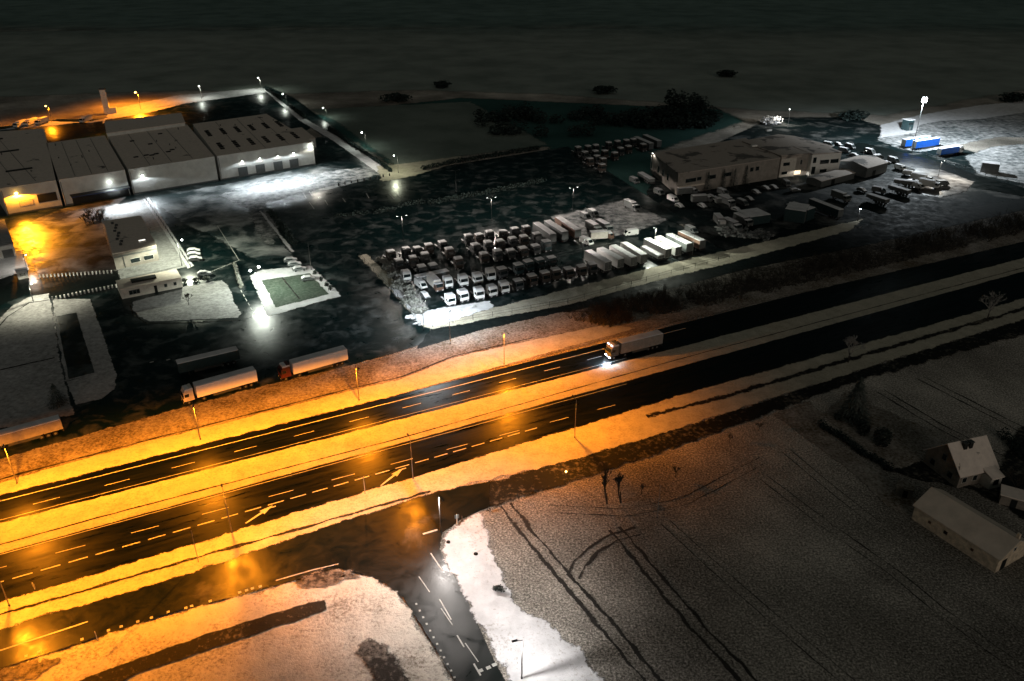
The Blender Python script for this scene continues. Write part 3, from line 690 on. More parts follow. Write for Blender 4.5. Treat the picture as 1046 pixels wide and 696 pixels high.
# hall 3
t, pa, pb, sa, sb, *_ = H[2]; ww = sb - sa
floodlight(t, pa, fd, fo, ww * .13, 7.0, COOL, .8, 2.2, 1.3, .55, v0=1.6, tail=.3)
for k in range(9):
    c = pa + (H[2][6] - pa) * random.uniform(.2, .85) + fd * random.uniform(4, ww - 7)
    MB().box(-.9, .9, -.45, .45, 0, .35).build('roof_hatch', M['black'], t, (c.x, c.y, HZ + .3), math.atan2(fd.y, fd.x))
rb = G(80, 143, 8); rv = (H[1][5] - H[1][6]); rv.normalize(); ro = Vector((-rv.y, rv.x, 0))
if ro.dot(fo) > 0: ro = -ro
rm_ = (H[1][5] + H[1][6]) / 2
floodlight(H[1][0], rm_, rv, ro, 6, 8.2, SOD, 1.2, 3.0, 2.0, .3, 'lamp_sodium', v0=1.2, u0=-1, tail=.2)  # unseen rear flood, added to light the pale vans and tower
# raised block behind hall 3
p = [back(109, 137), back(189, 126), back(185, 116), back(107, 125)]
block(H[2][0], [G(109, 137, 11.5), G(189, 126, 11.5), G(185, 116, 11.5), G(107, 125, 11.5)], 11.5, M['cladding'], M['roof'], 'raised_wall')
ra, rb_ = G(107, 125, 11.5), G(185, 116, 11.5); rv2, ro2, rl2 = face_frame(rb_, ra)
for s_, e_ in ((rl2 - 9, 2.6), (rl2 * .4, 1.6)): floodlight(H[2][0], Vector((rb_.x, rb_.y, 0)), rv2, ro2, s_, 9.6, SOD, e_, 1.6, 1.5, .3, 'lamp_sodium', v0=2.3, u0=0, tail=.1)  # unseen floods added on the rear wall to light the tower
# hall 4
t, pa, pb, sa, sb, bc, bd = H[3]; ww = sb - sa
for px, lit in ((242, 1), (264, 1), (287, 1), (308, 1)):
    s = S((px, 176)) - sa
    s = max(2.2, min(ww - 2.4, s)); rolldoor(t, pa, fd, fo, s - 2.0, s + 2.0, 4.2, 'grey_paint')
    wall_box(pa, fd, fo, s - 1.6, s + 1.6, 4.9, 6.2, .1).build('window', M['cream_paint'], t)
    floodlight(t, pa, fd, fo, s, 6.7, COOL, .85, 2.8, 1.9, .34 if px != 287 else .2, v0=3.0, tail=.2, rad=.6)
floodlight(t, pa, fd, fo, ww - 1.6, 8.4, WARM, .5, 3.4, 1.6, .75, v0=2.4, u0=1.2, tail=.2, rad=.6)
dd = (bd - pa); dl = dd.length; dd /= dl
for i in range(6):
    for j in range(2):
        for q in range(4):
            c = pa + fd * (ww * (.1 + .16 * i)) + dd * (dl * (.16 + .40 * j) + q * 3.4) + fd * (-.8 * j)
            MB().box(-.85, .85, -.6, .6, 0, .45).build('skylight', M['black'], t, (c.x, c.y, HZ + .3), math.atan2(fd.y, fd.x))
# low annex beyond the white hall
t = empty('annex', (0, 0, 0), 0, 'low flat annex against the far side of the white hall', 'annex')
e0 = H[3][2] + dd * 30; e1 = e0 + dd * 26
block(t, [e0 + fd * .3, e0 + fd * 9, e1 + fd * 9, e1 + fd * .3], 4.2, M['cladding'], M['roof'])
wall_box(e0 + fd * .3, fd, fo, 2, 5, .1, 2.8, .1).build('door', M['grey_paint'], t)

# office
t = empty('office_building', (0, 0, 0), 0, 'low flat roofed office with pipes on its snowy roof inside the lot', 'office')
oz = 5.2
oa, ob = G(119, 276), G(163, 266.5)
od, oo, ol = face_frame(oa, ob)
oc = [oa, ob, Vector((*G(144, 221, oz).xy, 0)), Vector((*G(106, 227, oz).xy, 0))]
block(t, oc, oz, M['render_wall'], M['roof'], th=.3, over=.25)
wall_box(oa, od, oo, .2, ol - .2, 3.9, 4.3, .12).build('fascia', M['grey_paint'], t)
wall_box(oa, od, oo, 2.5, 2.8, .1, 3.8, .08).build('downpipe', M['dark_steel'], t)
window(t, oa, od, oo, 4.6, 7.4, 1.2, 2.5, frame='cream_paint'); window(t, oa, od, oo, 8.6, 11.4, 1.2, 2.5, frame='cream_paint')
for k in range(9):
    c = oc[0] + (oc[3] - oc[0]) * (.18 + .085 * k) + od * (3.0 + .6 * math.sin(k * 2.1))
    hd = MB().box(-.35, .35, -.3, .3, 0, .6).build('roof_vent', M['dark_steel'], t, (c.x, c.y, oz + .3))
    if k % 3 == 0: MB().tube((0, 0, .6), (0, 0, 1.3), .14, .14, 6).build('flue', M['dark_steel'], hd)
c = oc[1] + (oc[2] - oc[1]) * .16 - od * 3.4
sk = MB().box(-1.1, 1.1, -.6, .6, 0, .5).build('roof_light', M['white_paint'], t, (c.x, c.y, oz + .3), math.atan2(od.y, od.x))
MB().box(-.95, .95, -.45, .45, .51, .56).build('pane', glowm('roof_light_glow', (1, .97, .85), 1.6), sk)

# gatehouse: a long low white building
t = empty('gatehouse', (0, 0, 0), 0, 'long low white gatehouse with small dark windows beside the office lot', 'gatehouse')
ga, gb = G(125, 306), G(187, 293.5); gd, go, gl = face_frame(ga, gb)
gc = [ga, gb, gb - go * 7.5, ga - go * 7.5]
block(t, gc, 2.9, M['cream_paint'], M['roof'], th=.25)
for s0, s1 in ((2.2, 3.0), (3.2, 4.0), (4.2, 4.9)): window(t, ga, gd, go, s0, s1, 1.0, 2.1, frame='grey_paint')
wall_box(ga, gd, go, 8.9, 9.7, .05, 2.2, .06).build('door', M['black'], t)
window(t, ga, gd, go, 11.8, 12.4, 1.2, 2.0, frame='grey_paint'); window(t, ga, gd, go, 14.4, 15.0, 1.2, 2.0, frame='grey_paint')
c = ga + gd * 7 - go * 4
MB().box(-3.4, 3.4, -1.2, 1.2, 0, .5).build('dark_skylight', M['black'], t, (c.x, c.y, 3.15), math.atan2(gd.y, gd.x))
# pale shed at the left edge and gate cabin
t = empty('site_shed', (0, 0, 0), 0, 'grey flat shed at the left edge below the orange yard', 'shed')
sc_ = [G(-14, 268), G(17, 262), G(8, 236), G(-20, 240)]
block(t, sc_, 4, M['cladding'], M['grey_snow'])
sd_, so_, sl_ = face_frame(sc_[0], sc_[1]); wall_box(sc_[0], sd_, so_, 5, 8, .1, 2.8, .08).build('door', M['grey_paint'], t)
t = empty('gate_cabin', G(24, 284), R(35), 'small white gate cabin at the corner of the orange yard', 'cabin')
box(-1.4, 1.4, -1.2, 1.2, 0, 2.5).build('wall', M['white_paint'], t); box(-1.6, 1.6, -1.4, 1.4, 2.504, 2.75).build('roof', M['car_snow'], t)
box(-.8, .8, -1.24, -1.19, 1.0, 2.0).build('window', M['glass'], t); box(1.39, 1.44, -.4, .5, .05, 2.0).build('door', M['grey_paint'], t)

# tower
t = empty('silo_tower', G(110, 116), R(20), 'slim pale tower lit orange behind the warehouse', 'tower')
box(-1.5, 1.5, -1.5, 1.5, 0, 13.2).build('shaft', M['cladding'], t); box(-1.65, 1.65, -1.65, 1.65, 13.204, 13.7).build('cap', M['grey_paint'], t)
for k in range(9): box(-.3, .3, -1.62, -1.5, .8 + k * 1.35, .9 + k * 1.35).build('ladder_rung', M['dark_steel'], t)
box(1.6, 5, -1.6, 1.6, 0, 3.2).build('lean_to', M['cladding'], t)

# works building on the right
t = empty('works_building', (0, 0, 0), 0, 'wide dark works building with patchy snow roof and white office wing', 'building')
wz = 8.6
g2 = lambda x, y, z=wz: Vector((*G(x, y, z).xy, 0))
A0, A1, A3 = g2(693, 178), g2(797, 162), g2(667, 157)
A2 = A1 + (A3 - A0) * 1.1
block(t, [A0, A1, A2, A3], wz, M['render_wall'], M['roof_patchy'], th=.3)
block(t, [g2(758, 146), g2(795, 139), g2(812, 141), g2(850, 151), g2(828, 158.5), g2(798, 161)], wz + .5, M['render_wall'], M['roof_patchy'], 'rear_wall', th=.3)
bd_, bo_, bl_ = face_frame(A0, A1)
for s0, s1, z0, z1 in ((4, 9, 4.6, 6.0), (9.6, 11.6, 4.8, 6.0), (37, 38.6, 5, 6.5), (40, 41.6, 5, 6.5), (5, 9, 1, 2.4), (15, 19, 4.6, 6), (23, 27, 4.6, 6)): window(t, A0, bd_, bo_, s0, s1, z0, z1, frame='grey_paint')
wall_box(A0, bd_, bo_, .1, 13, 2.9, 3.5, .9).build('ledge', M['roof'], t)
ld, lo, ll = face_frame(A3, A0)
for s0 in (8, 14, 20): window(t, A3, ld, lo, s0, s0 + 1.6, 3, 5.4, frame='grey_paint')
W0, W1 = g2(797, 162, 8), g2(828, 159, 8); wd_, wo_, wl_ = face_frame(W0, W1)
W0 = W0 + wo_ * 1.0; W1 = W1 + wo_ * 1.0
block(t, [W0, W1, W1 - wo_ * 10, W0 - wo_ * 10], 8.0, M['cream_paint'], M['roof_patchy'], 'centre_wall', th=.9)
for s0, s1, z0, z1 in ((1.2, 4.4, 4.9, 6.3), (9.6, 13.4, 4.9, 6.8), (1, 3.8, 1.2, 2.4)): window(t, W0, wd_, wo_, s0, s1, z0, z1, frame='cream_paint')
window(t, W0, wd_, wo_, 7.4, 13.6, .6, 2.4, 'lit_window', 'cream_paint')
V0, V1 = g2(829, 158, 9.2), g2(859, 155.5, 9.2); vd, vo, vl = face_frame(V0, V1)
V0 = V0 + vo * .6; V1 = V1 + vo * .6
block(t, [V0, V1, V1 - vo * 14, V0 - vo * 14], 9.2, M['white_paint'], M['roof_patchy'], 'wing_wall', th=.3)
for s0, s1, z0, z1 in ((.8, 2.4, 5.6, 8), (4.4, 8.8, 4.9, 6.6), (9.6, 13.6, 4.9, 6.6), (.8, 2.6, .8, 4), (5, 8.4, 1.2, 2.6)): window(t, V0, vd, vo, s0, s1, z0, z1, frame='white_paint')
pv = (W0 + W1) / 2 + wo_ * 3
light(t, (pv.x, pv.y, 3.0), WARM, .5, 1.8, 1.4, math.atan2(wd_.y, wd_.x), .6, 0, 3, .2)
for px, h in (((752, 131), 1.0), ((770, 151), 1.0), ((785, 135), 1)):
    c = G(px[0], px[1], wz + .3); MB().box(-1.4, 1.4, -.6, .6, 0, .7).build('roof_light', M['white_paint'], t, (c.x, c.y, wz + .82), .4)
# sheds beside the works
def shed(px0, px1, depth, h, label, wallm='grey_paint', roofm='roof', pitch=1.0, door=True):
    a, b = G(*px0), G(*px1); d, o, l = face_frame(a, b)
    t = empty('shed', a, math.atan2(d.y, d.x), label, 'shed')
    MB().loft([[(x, 0, 0), (x, depth, 0), (x, depth, h), (x, depth / 2, h + pitch), (x, 0, h)] for x in (0, l)]).build('wall', M[wallm], t)
    r = MB()
    for s in (0, 1):
        y0, y1 = (-.25, depth / 2) if s == 0 else (depth + .25, depth / 2)
        zz = h - .25 * pitch / (depth / 2)
        vs = [(-.25, y0, zz + .03), (l + .25, y0, zz + .03), (l + .25, y1, h + pitch + .03), (-.25, y1, h + pitch + .03)]
        vs += [(x, y, z + .16) for x, y, z in vs]
        r.add(vs, [(0, 1, 2, 3), (7, 6, 5, 4), (0, 4, 5, 1), (1, 5, 6, 2), (2, 6, 7, 3), (3, 7, 4, 0)])
    r.build('roof', M[roofm], t)
    if door: box(l * .3, l * .3 + 2.4, -.06, .05, .05, min(2.4, h - .3)).build('door', M['black'], t)
    return t
shed((884, 182), (905, 176), 14, 4.2, 'dark gabled shed with a lit end just right of the white office wing', 'grey_paint', 'roof_patchy', 1.4)
shed((838, 192), (872, 183), 7, 2.6, 'long low dark shed in front of the white office wing', 'grey_paint', 'roof_patchy', .6)

# ------------------------------------------------------------------ farmhouse and barn
def gable(parent, base, L_, W_, eave, ridge, wallm, roofm, over=.35, rname='roof'):
    MB().loft([[(x, 0, 0), (x, W_, 0), (x, W_, eave), (x, W_ / 2, ridge), (x, 0, eave)] for x in (0, L_)]).build('wall', wallm, parent)
    m = MB(); sl = (ridge - eave) / (W_ / 2)
    for y0, y1 in ((-over, W_ / 2), (W_ + over, W_ / 2)):
        z0 = eave - over * sl + .04; z1 = ridge + .04
        vs = [(-over, y0, z0), (L_ + over, y0, z0), (L_ + over, y1, z1), (-over, y1, z1)]; vs += [(x, y, z + .2) for x, y, z in vs]
        m.add(vs, [(0, 1, 2, 3), (7, 6, 5, 4), (0, 4, 5, 1), (1, 5, 6, 2), (2, 6, 7, 3), (3, 7, 4, 0)])
    return m.build(rname, roofm, parent)
b0, b1 = G(931, 530), G(1016, 585.5); bdv = (b1 - b0); bl = bdv.length
barn = empty('barn', b0, math.atan2(bdv.y, bdv.x), 'long pale barn with ribbed pitched roof, facing the stubble field', 'barn')
gable(barn, b0, bl, 8.0, 3.0, 5.2, M['barn_wall'], M['barn_roof'], .3)
box(bl, bl + .06, 1.2, 2.5, .05, 2.1).build('door', M['black'], barn)
wn = box(bl, bl + .05, 3.6, 4.4, 3.0, 3.8).build('window', M['white_paint'], barn); box(bl + .01, bl + .08, 3.7, 4.3, 3.1, 3.7).build('pane', M['glass'], wn)
wn = box(6.0, 6.7, -.05, .02, 1.2, 1.9).build('window', M['brown_paint'], barn); box(6.1, 6.6, -.08, 0, 1.3, 1.8).build('pane', M['glass'], wn)
box(3.0, 3.5, -.05, .02, 1.3, 1.8).build('window', M['brown_paint'], barn); box(11.0, 11.5, -.05, .02, 1.3, 1.8).build('window', M['brown_paint'], barn)
ch = box(bl - .6, bl - .1, 4.2, 4.7, 5.0, 6.2).build('chimney', M['barn_wall'], barn)

h0 = G(977, 499); h1 = G(1011, 491)
hdv = (h1 - h0).normalized()
house = empty('farmhouse', h0, math.atan2(hdv.y, hdv.x), 'old gabled farmhouse with snow on its steep roof above the barn', 'house')
gable(house, h0, 8.6, 8.6, 3.1, 7.3, M['house_wall'], M['house_roof'], .4)
for x in (2.6, 3.9): 
    c_ = box(x, x + .8, 3.0, 3.8, 5.6, 7.6).build('chimney', M['black'], house)
    box(x - .1, x + .9, 2.9, 3.9, 7.604, 7.75).build('chimney_cap', M['dark_steel'], c_)
pr = box(5.4, 8.0, -2.2, -.01, 0, 2.6).build('porch', M['cream_paint'], house)
MB().add([(5.2, -2.5, 2.55), (8.2, -2.5, 2.55), (8.2, .2, 3.3), (5.2, .2, 3.3), (5.2, -2.5, 2.75), (8.2, -2.5, 2.75), (8.2, .2, 3.5), (5.2, .2, 3.5)], [(3, 2, 1, 0), (4, 5, 6, 7), (0, 1, 5, 4), (1, 2, 6, 5), (2, 3, 7, 6), (3, 0, 4, 7)]).build('porch_roof', M['house_roof'], pr)
box(6.1, 7.3, -2.26, -2.15, .9, 2.1).build('porch_window', M['glass'], pr)
for x in (.7, 3.2):
    wn = box(x, x + 1.2, -.06, .02, 1.0, 2.3).build('window', M['cream_paint'], house); box(x + .1, x + 1.1, -.09, 0, 1.1, 2.2).build('pane', M['glass'], wn)
wn = box(-.06, .02, 3.8, 4.8, 3.6, 4.9).build('window', M['grey_paint'], house); box(-.09, 0, 3.9, 4.7, 3.7, 4.8).build('pane', M['glass'], wn)
for y in (1.6, 6.0):
    wn = box(-.06, .02, y, y + 1.1, 1.0, 2.3).build('window', M['grey_paint'], house); box(-.09, 0, y + .1, y + 1.0, 1.1, 2.2).build('pane', M['glass'], wn)
s_ = empty('garden_shed', G(1034, 514), R(-30), 'small snow roofed shed at the edge right of the farmhouse', 'shed')
box(-2.2, 2.2, -1.6, 1.6, 0, 2.1).build('wall', M['house_wall'], s_); box(-2.4, 2.4, -1.8, 1.8, 2.104, 2.3).build('roof', M['house_roof'], s_); box(-.5, .5, -1.66, -1.58, .05, 1.8).build('door', M['black'], s_)
s_ = empty('wood_store', G(924, 505), R(-28), 'small dark lean-to at the field end of the barn', 'shed')
box(-1.6, 1.2, -1.2, 1.2, 0, 1.9).build('wall', M['house_wall'], s_); box(-1.7, 1.3, -1.3, 1.3, 1.904, 2.05).build('roof', M['rough_verge'], s_); box(-.4, .4, -1.26, -1.18, .05, 1.6).build('door', M['black'], s_)

# ------------------------------------------------------------------ vehicles
def wheel_mesh(r, wd, k=14):
    return MB().tube((0, -wd / 2, 0), (0, wd / 2, 0), r, r, k)
def wheels(parent, spots, r, wd):
    for x, y in spots:
        w_ = wheel_mesh(r, wd).build('wheel', M['rubber'], parent, (x, y, r))
        MB().tube((0, -wd / 2 - .012, 0), (0, wd / 2 + .012, 0), r * .5, r * .5, 10).build('rim', M['grey_paint'], w_)
def cab_parts(t, x1, paintm, snow=True, lit=False, ln=2.2, low=.95, top=3.55, deflector=True):
    x0 = x1 - ln; W_ = 1.24
    def ring(y, ins): return [(x0, y, low), (x1, y, low), (x1 + .05, y, low + .9), (x1 - .16, y, low + 1.95), (x1 - .55, y, top - ins), (x0 + .1, y, top)]
    MB().loft([ring(-W_, .1), ring(-W_ + .1, 0), ring(W_ - .1, 0), ring(W_, .1)]).build('cab', paintm, t)
    MB().add([(x1 + .035, -1.08, low + 1.0), (x1 + .035, 1.08, low + 1.0), (x1 - .17, 1.04, low + 1.92), (x1 - .17, -1.04, low + 1.92),
              (x1 + .075, -1.08, low + 1.0), (x1 + .075, 1.08, low + 1.0), (x1 - .13, 1.04, low + 1.92), (x1 - .13, -1.04, low + 1.92)],
             [(0, 1, 2, 3), (7, 6, 5, 4), (0, 4, 5, 1), (1, 5, 6, 2), (2, 6, 7, 3), (3, 7, 4, 0)]).build('windscreen', M['glass'], t)
    for y in (-W_, W_):
        box(x1 - 1.25, x1 - .35, y - .03, y + .03, low + 1.05, low + 1.8).build('side_window', M['glass'], t)
        box(x1 - .1, x1 + .1, y - .02 + (.16 if y > 0 else -.16), y + .1 + (.16 if y > 0 else -.16), low + 1.0, low + 1.7).build('mirror', M['black'], t)
    bp = box(x1 - .1, x1 + .14, -W_, W_, .42, low + .05).build('bumper', M['black'] if not lit else M['grey_paint'], t)
    for y in (-.85, .85): box(x1 + .12, x1 + .17, y - .24, y + .24, .62, .86).build('headlight', M['headlight'] if lit else M['unlit_lens'], t)
    if snow:
        MB().loft([[(x0 - .03, -W_ - .03, top - .12), (x1 - .48, -W_ - .03, top - .12), (x1 - .48, W_ + .03, top - .12), (x0 - .03, W_ + .03, top - .12)],
                   [(x0 + .1, -W_ + .12, top + .2), (x1 - .62, -W_ + .12, top + .2), (x1 - .62, W_ - .12, top + .2), (x0 + .1, W_ - .12, top + .2)]]).build('roof_snow', M['car_snow'], t)
def tractor(paintm):
    t = empty('truck_tractor', cat='truck')
    box(-3.0, 2.4, -.45, .45, .62, .92).build('chassis', M['black'], t)
    cab_parts(t, 2.6, paintm, ln=2.6)
    box(-2.6, -1.2, -.7, .7, .925, 1.1).build('coupling_plate', M['dark_steel'], t)
    box(-3.05, -1.0, -1.2, -.75, 1.06, 1.14).build('mudguard', M['car_snow'], t); box(-3.05, -1.0, .75, 1.2, 1.06, 1.14).build('mudguard', M['car_snow'], t)
    wheels(t, [(1.7, -1.02), (1.7, 1.02), (-2.0, -.98), (-2.0, .98)], .5, .36)
    return Proto(t)
def trailer_body(t, x0, x1, bodym, h0=1.15, h1=3.95, roofm=None, doors=True, snow=True):
    b_ = box(x0, x1, -1.25, 1.25, h0, h1).build('trailer', bodym, t)
    if snow: MB().loft([[(x0 + .03, -1.22, h1 + .003), (x1 - .03, -1.22, h1 + .003), (x1 - .03, 1.22, h1 + .003), (x0 + .03, 1.22, h1 + .003)], [(x0 + .12, -1.12, h1 + .12), (x1 - .12, -1.12, h1 + .12), (x1 - .12, 1.12, h1 + .12), (x0 + .12, 1.12, h1 + .12)]]).build('roof_snow', roofm or M['car_snow'], t)
    box(x0 + .2, x1 - .6, -.5, .5, .8, 1.146).build('chassis', M['black'], t)
    for y in (-1.23, 1.2): box(x0 + 4.2, x1 - 3.4, y, y + .03, .5, 1.1).build('side_guard', M['dark_steel'], t)
    if doors:
        for y in (-1.2, .03): box(x0 - .05, x0 + .02, y, y + 1.17, h0 + .1, h1 - .1).build('rear_door', M['grey_paint'], b_)
    box(x0 - .06, x0 + .1, -1.2, 1.2, .55, .75).build('underrun_bar', M['dark_steel'], t)
    for y in (-1.05, 1.05): box(x0 - .1, x0 - .055, y - .14, y + .14, .6, .7).build('tail_light', M['red_paint'], t)
    wheels(t, [(x0 + 1.6 + 1.3 * k, s) for k in range(3) for s in (-1.0, 1.0)], .5, .38)
def semi(name, label, cab, body, loc, rz, group=None, lit=False, ln=13.6, snowcol=None):
    t = empty(name, loc, rz, label, 'lorry', group)
    trailer_body(t, -ln, 0, body, roofm=snowcol)
    box(-3.2, 2.7, -.45, .45, .55, .79).build('tractor_chassis', M['black'], t)
    cab_parts(t, 2.95, cab, lit=lit, ln=2.3, top=3.7)
    MB().loft([[(.8, -1.12, 3.72), (2.1, -1.05, 3.72), (2.1, 1.05, 3.72), (.8, 1.12, 3.72)], [(.72, -1.1, 4.02), (1.0, -1.08, 4.02), (1.0, 1.08, 4.02), (.72, 1.1, 4.02)]]).build('wind_deflector', cab, t)
    wheels(t, [(2.0, -1.02), (2.0, 1.02), (-1.3, -1.0), (-1.3, 1.0)], .5, .36)
    return t
def head(a, b): return math.atan2(b.y - a.y, b.x - a.x)
RBACK = RANG + PI
# parked along the service road: near-side wheels sit at the measured line
def park(pxrear, pxcab):
    a, b = G(*pxrear), G(*pxcab); return a, b, head(a, b)
a, b, hd = park((266, 393), (203, 411)); side = Vector((-math.sin(hd), math.cos(hd), 0))
off = -1.25      # the near side is the driver's left when it faces left
semi('semi_truck', 'white lorry with long pale trailer and white cab along the orange verge', M['cream_paint'], M['trailer_white'], b - side * 1.25, hd, 'lorries along the service road')
a, b, hd = park((358, 371), (301, 387)); side = Vector((-math.sin(hd), math.cos(hd), 0))
semi('semi_truck', 'lorry with dark red cab and pale trailer along the orange verge', M['red_paint'], M['trailer_white'], b - side * 1.25, hd, 'lorries along the service road')
def trailer_only(label, loc, rz, ln, body, group=None, h1=3.95, snow=True, name='box_trailer', doors=True):
    t = empty(name, loc, rz, label, 'trailer', group); trailer_body(t, -ln, 0, body, h1=h1, snow=snow, doors=doors)
    for y in (-.8, .8): MB().tube((-2.2, y, .0), (-2.2, y, 1.15), .07, .07, 6).build('landing_leg', M['dark_steel'], t)
    return t
a, b, hd = park((246, 371), (184, 386)); side = Vector((-math.sin(hd), math.cos(hd), 0))
trailer_only('dark trailer with snow on its roof in the unlit yard', b - side * 1.25, hd, (b - a).length, M['teal_paint'], 'lorries along the service road', 3.6)
a, b, hd = park((58, 445), (-10, 464)); side = Vector((-math.sin(hd), math.cos(hd), 0))
trailer_only('snow topped trailer cut by the left edge beside the orange verge', b - side * 1.25, hd, 13.6, M['dull_paint'], 'lorries along the service road', 3.4)
# on the motorway
a = G(676, 356); b = G(634, 366.5); hd = RBACK
side = Vector((-math.sin(hd), math.cos(hd), 0))
mv = semi('semi_truck', 'lorry on the carriageway with blue white headlights lit', M['grey_paint'], M['dull_paint'], Vector((b.x, b.y, .15)) - side * 1.25, hd, None, True, 12.5)
for y in (-.7, .7): box(2.5, 2.7, y - .3, y + .3, 3.72, 3.86).build('marker_light', M['marker'], mv)
light(mv, (3.8, 0, .9), (.62, .80, 1.0), 1.0, 7, 3.2, 0, 4, 0, 1.0, .25, .02, .06)
light(mv, (3.5, 1.2, .9), (.62, .80, 1.0), 9.0, 2.6, 2.2, 0, 1.0, .6, 1.0, .25, .02, .06)

FACE = math.atan2(-ND.y, -ND.x)        # nose towards the highway
TW, TR, TD, TG = tractor(M['white_paint']), tractor(paint('dull_brown_paint', (.065, .052, .045), .5, .4, .3)), tractor(M['teal_paint']), tractor(paint('charcoal_paint', (.055, .058, .06), .5, .4, .3))
rows = [('back row', [(90, 312), (163, 300), (215, 287), (275, 277), (330, 262), (457, 240), (512, 228), (565, 220), (622, 210), (680, 200), (735, 190)], 'rggrggrgrgr'),
        ('second row', [(125, 350), (195, 342), (253, 325), (373, 303), (488, 280), (550, 268), (605, 260), (665, 250), (725, 240), (780, 228)], 'grgrggrgrg'),
        ('middle row', [(160, 398), (232, 383), (290, 370), (410, 345), (533, 320), (597, 308), (655, 300), (717, 290), (772, 275), (825, 265)], 'wggrrggrgd'),
        ('fourth row', [(355, 432), (428, 424), (500, 414), (560, 402), (617, 390), (690, 372), (745, 360), (800, 348), (855, 336)], 'wwwwgdddd'),
        ('front row', [(365, 512), (430, 498), (500, 486), (565, 474), (625, 460), (690, 440), (755, 424), (815, 411), (875, 398), (933, 386), (990, 376), (1048, 368)], 'wwwwwgrrrrrg')]
PK = {'w': TW, 'r': TR, 'd': TD, 'g': TG}
CN = {'w': 'white', 'r': 'brownish', 'd': 'dark', 'g': 'grey'}
for nm, pts, cols in rows:
    for i, (p, c) in enumerate(zip(pts, cols)):
        q = G(380 + p[0] / 4.64, 190 + p[1] / 4.64, 3.6); q.z = .13
        q = q - Vector((math.cos(FACE), math.sin(FACE), 0)) * 1.4
        q = q + RD * random.uniform(-.35, .35) + ND * random.uniform(-.5, .5)
        PK[c].put(q, FACE + random.uniform(-.09, .09), '%s snow roofed truck cab, %s from the left in the compound\'s %s' % (CN[c], ORD[i], nm), 'truck cabs of the ' + nm, (random.uniform(.94, 1.08), random.uniform(.97, 1.04), random.uniform(.88, 1.08)))
# box trailers of the compound
def roofpair(p, q, z, ox, oy, k): return G(ox + p[0] / k, oy + p[1] / k, z), G(ox + q[0] / k, oy + q[1] / k, z)
tl = [((280, 306), (378, 362), 'w'), ((338, 294), (438, 348), 'w'), ((398, 282), (500, 340), 'w'), ((450, 268), (548, 328), 'w'), ((560, 250), (664, 302), 'w'), ((612, 240), (712, 292), 'w'), ((665, 228), (764, 276), 'g'), ((722, 214), (826, 262), 'r')]
bm = {'w': M['white_paint'], 'g': M['grey_paint'], 'r': M['brown_paint'], 'd': M['teal_paint']}
for i, (p, q, c) in enumerate(tl):
    A, B = roofpair(p, q, 3.95, 540, 190, 4.64); A.z = B.z = .13
    lab = ('%s box trailer of the left lit set, %s from its left' % (('snow whitened',)[0], ORD[i])) if i < 4 else ('box trailer of the right set beyond the lit gap, %s from its left' % ORD[i - 4])
    trailer_only(lab, A, head(B, A), max(9.5, min(13.6, (A - B).length)), bm[c], 'box trailers by the compound verge')
A, B = roofpair((545, 288), (628, 334), 2.0, 540, 190, 4.64); A.z = B.z = .13
trailer_only('low white trailer lying in the lit gap between the box trailers', A, head(B, A), (A - B).length, M['white_paint'], None, 2.2)
ul = [((65, 240), (218, 345), 'g'), ((165, 222), (325, 325), 'g'), ((262, 190), (440, 308), 'r')]
for i, (p, q, c) in enumerate(ul):
    A, B = roofpair(p, q, 3.95, 540, 200, 8.7); A.z = B.z = .13
    trailer_only('snow roofed trailer at the right end of the back rows, %s from the left' % ORD[i], A, head(B, A), max(9, (A - B).length), bm[c], 'trailers beside the back rows')
A, B = roofpair((205, 432), (360, 400), 2.6, 380, 190, 4.64); A.z = B.z = .13
trailer_only('low flat trailer lying crosswise behind the brightest white cabs', B, head(A, B), (A - B).length, M['grey_paint'], None, 2.6, doors=False)
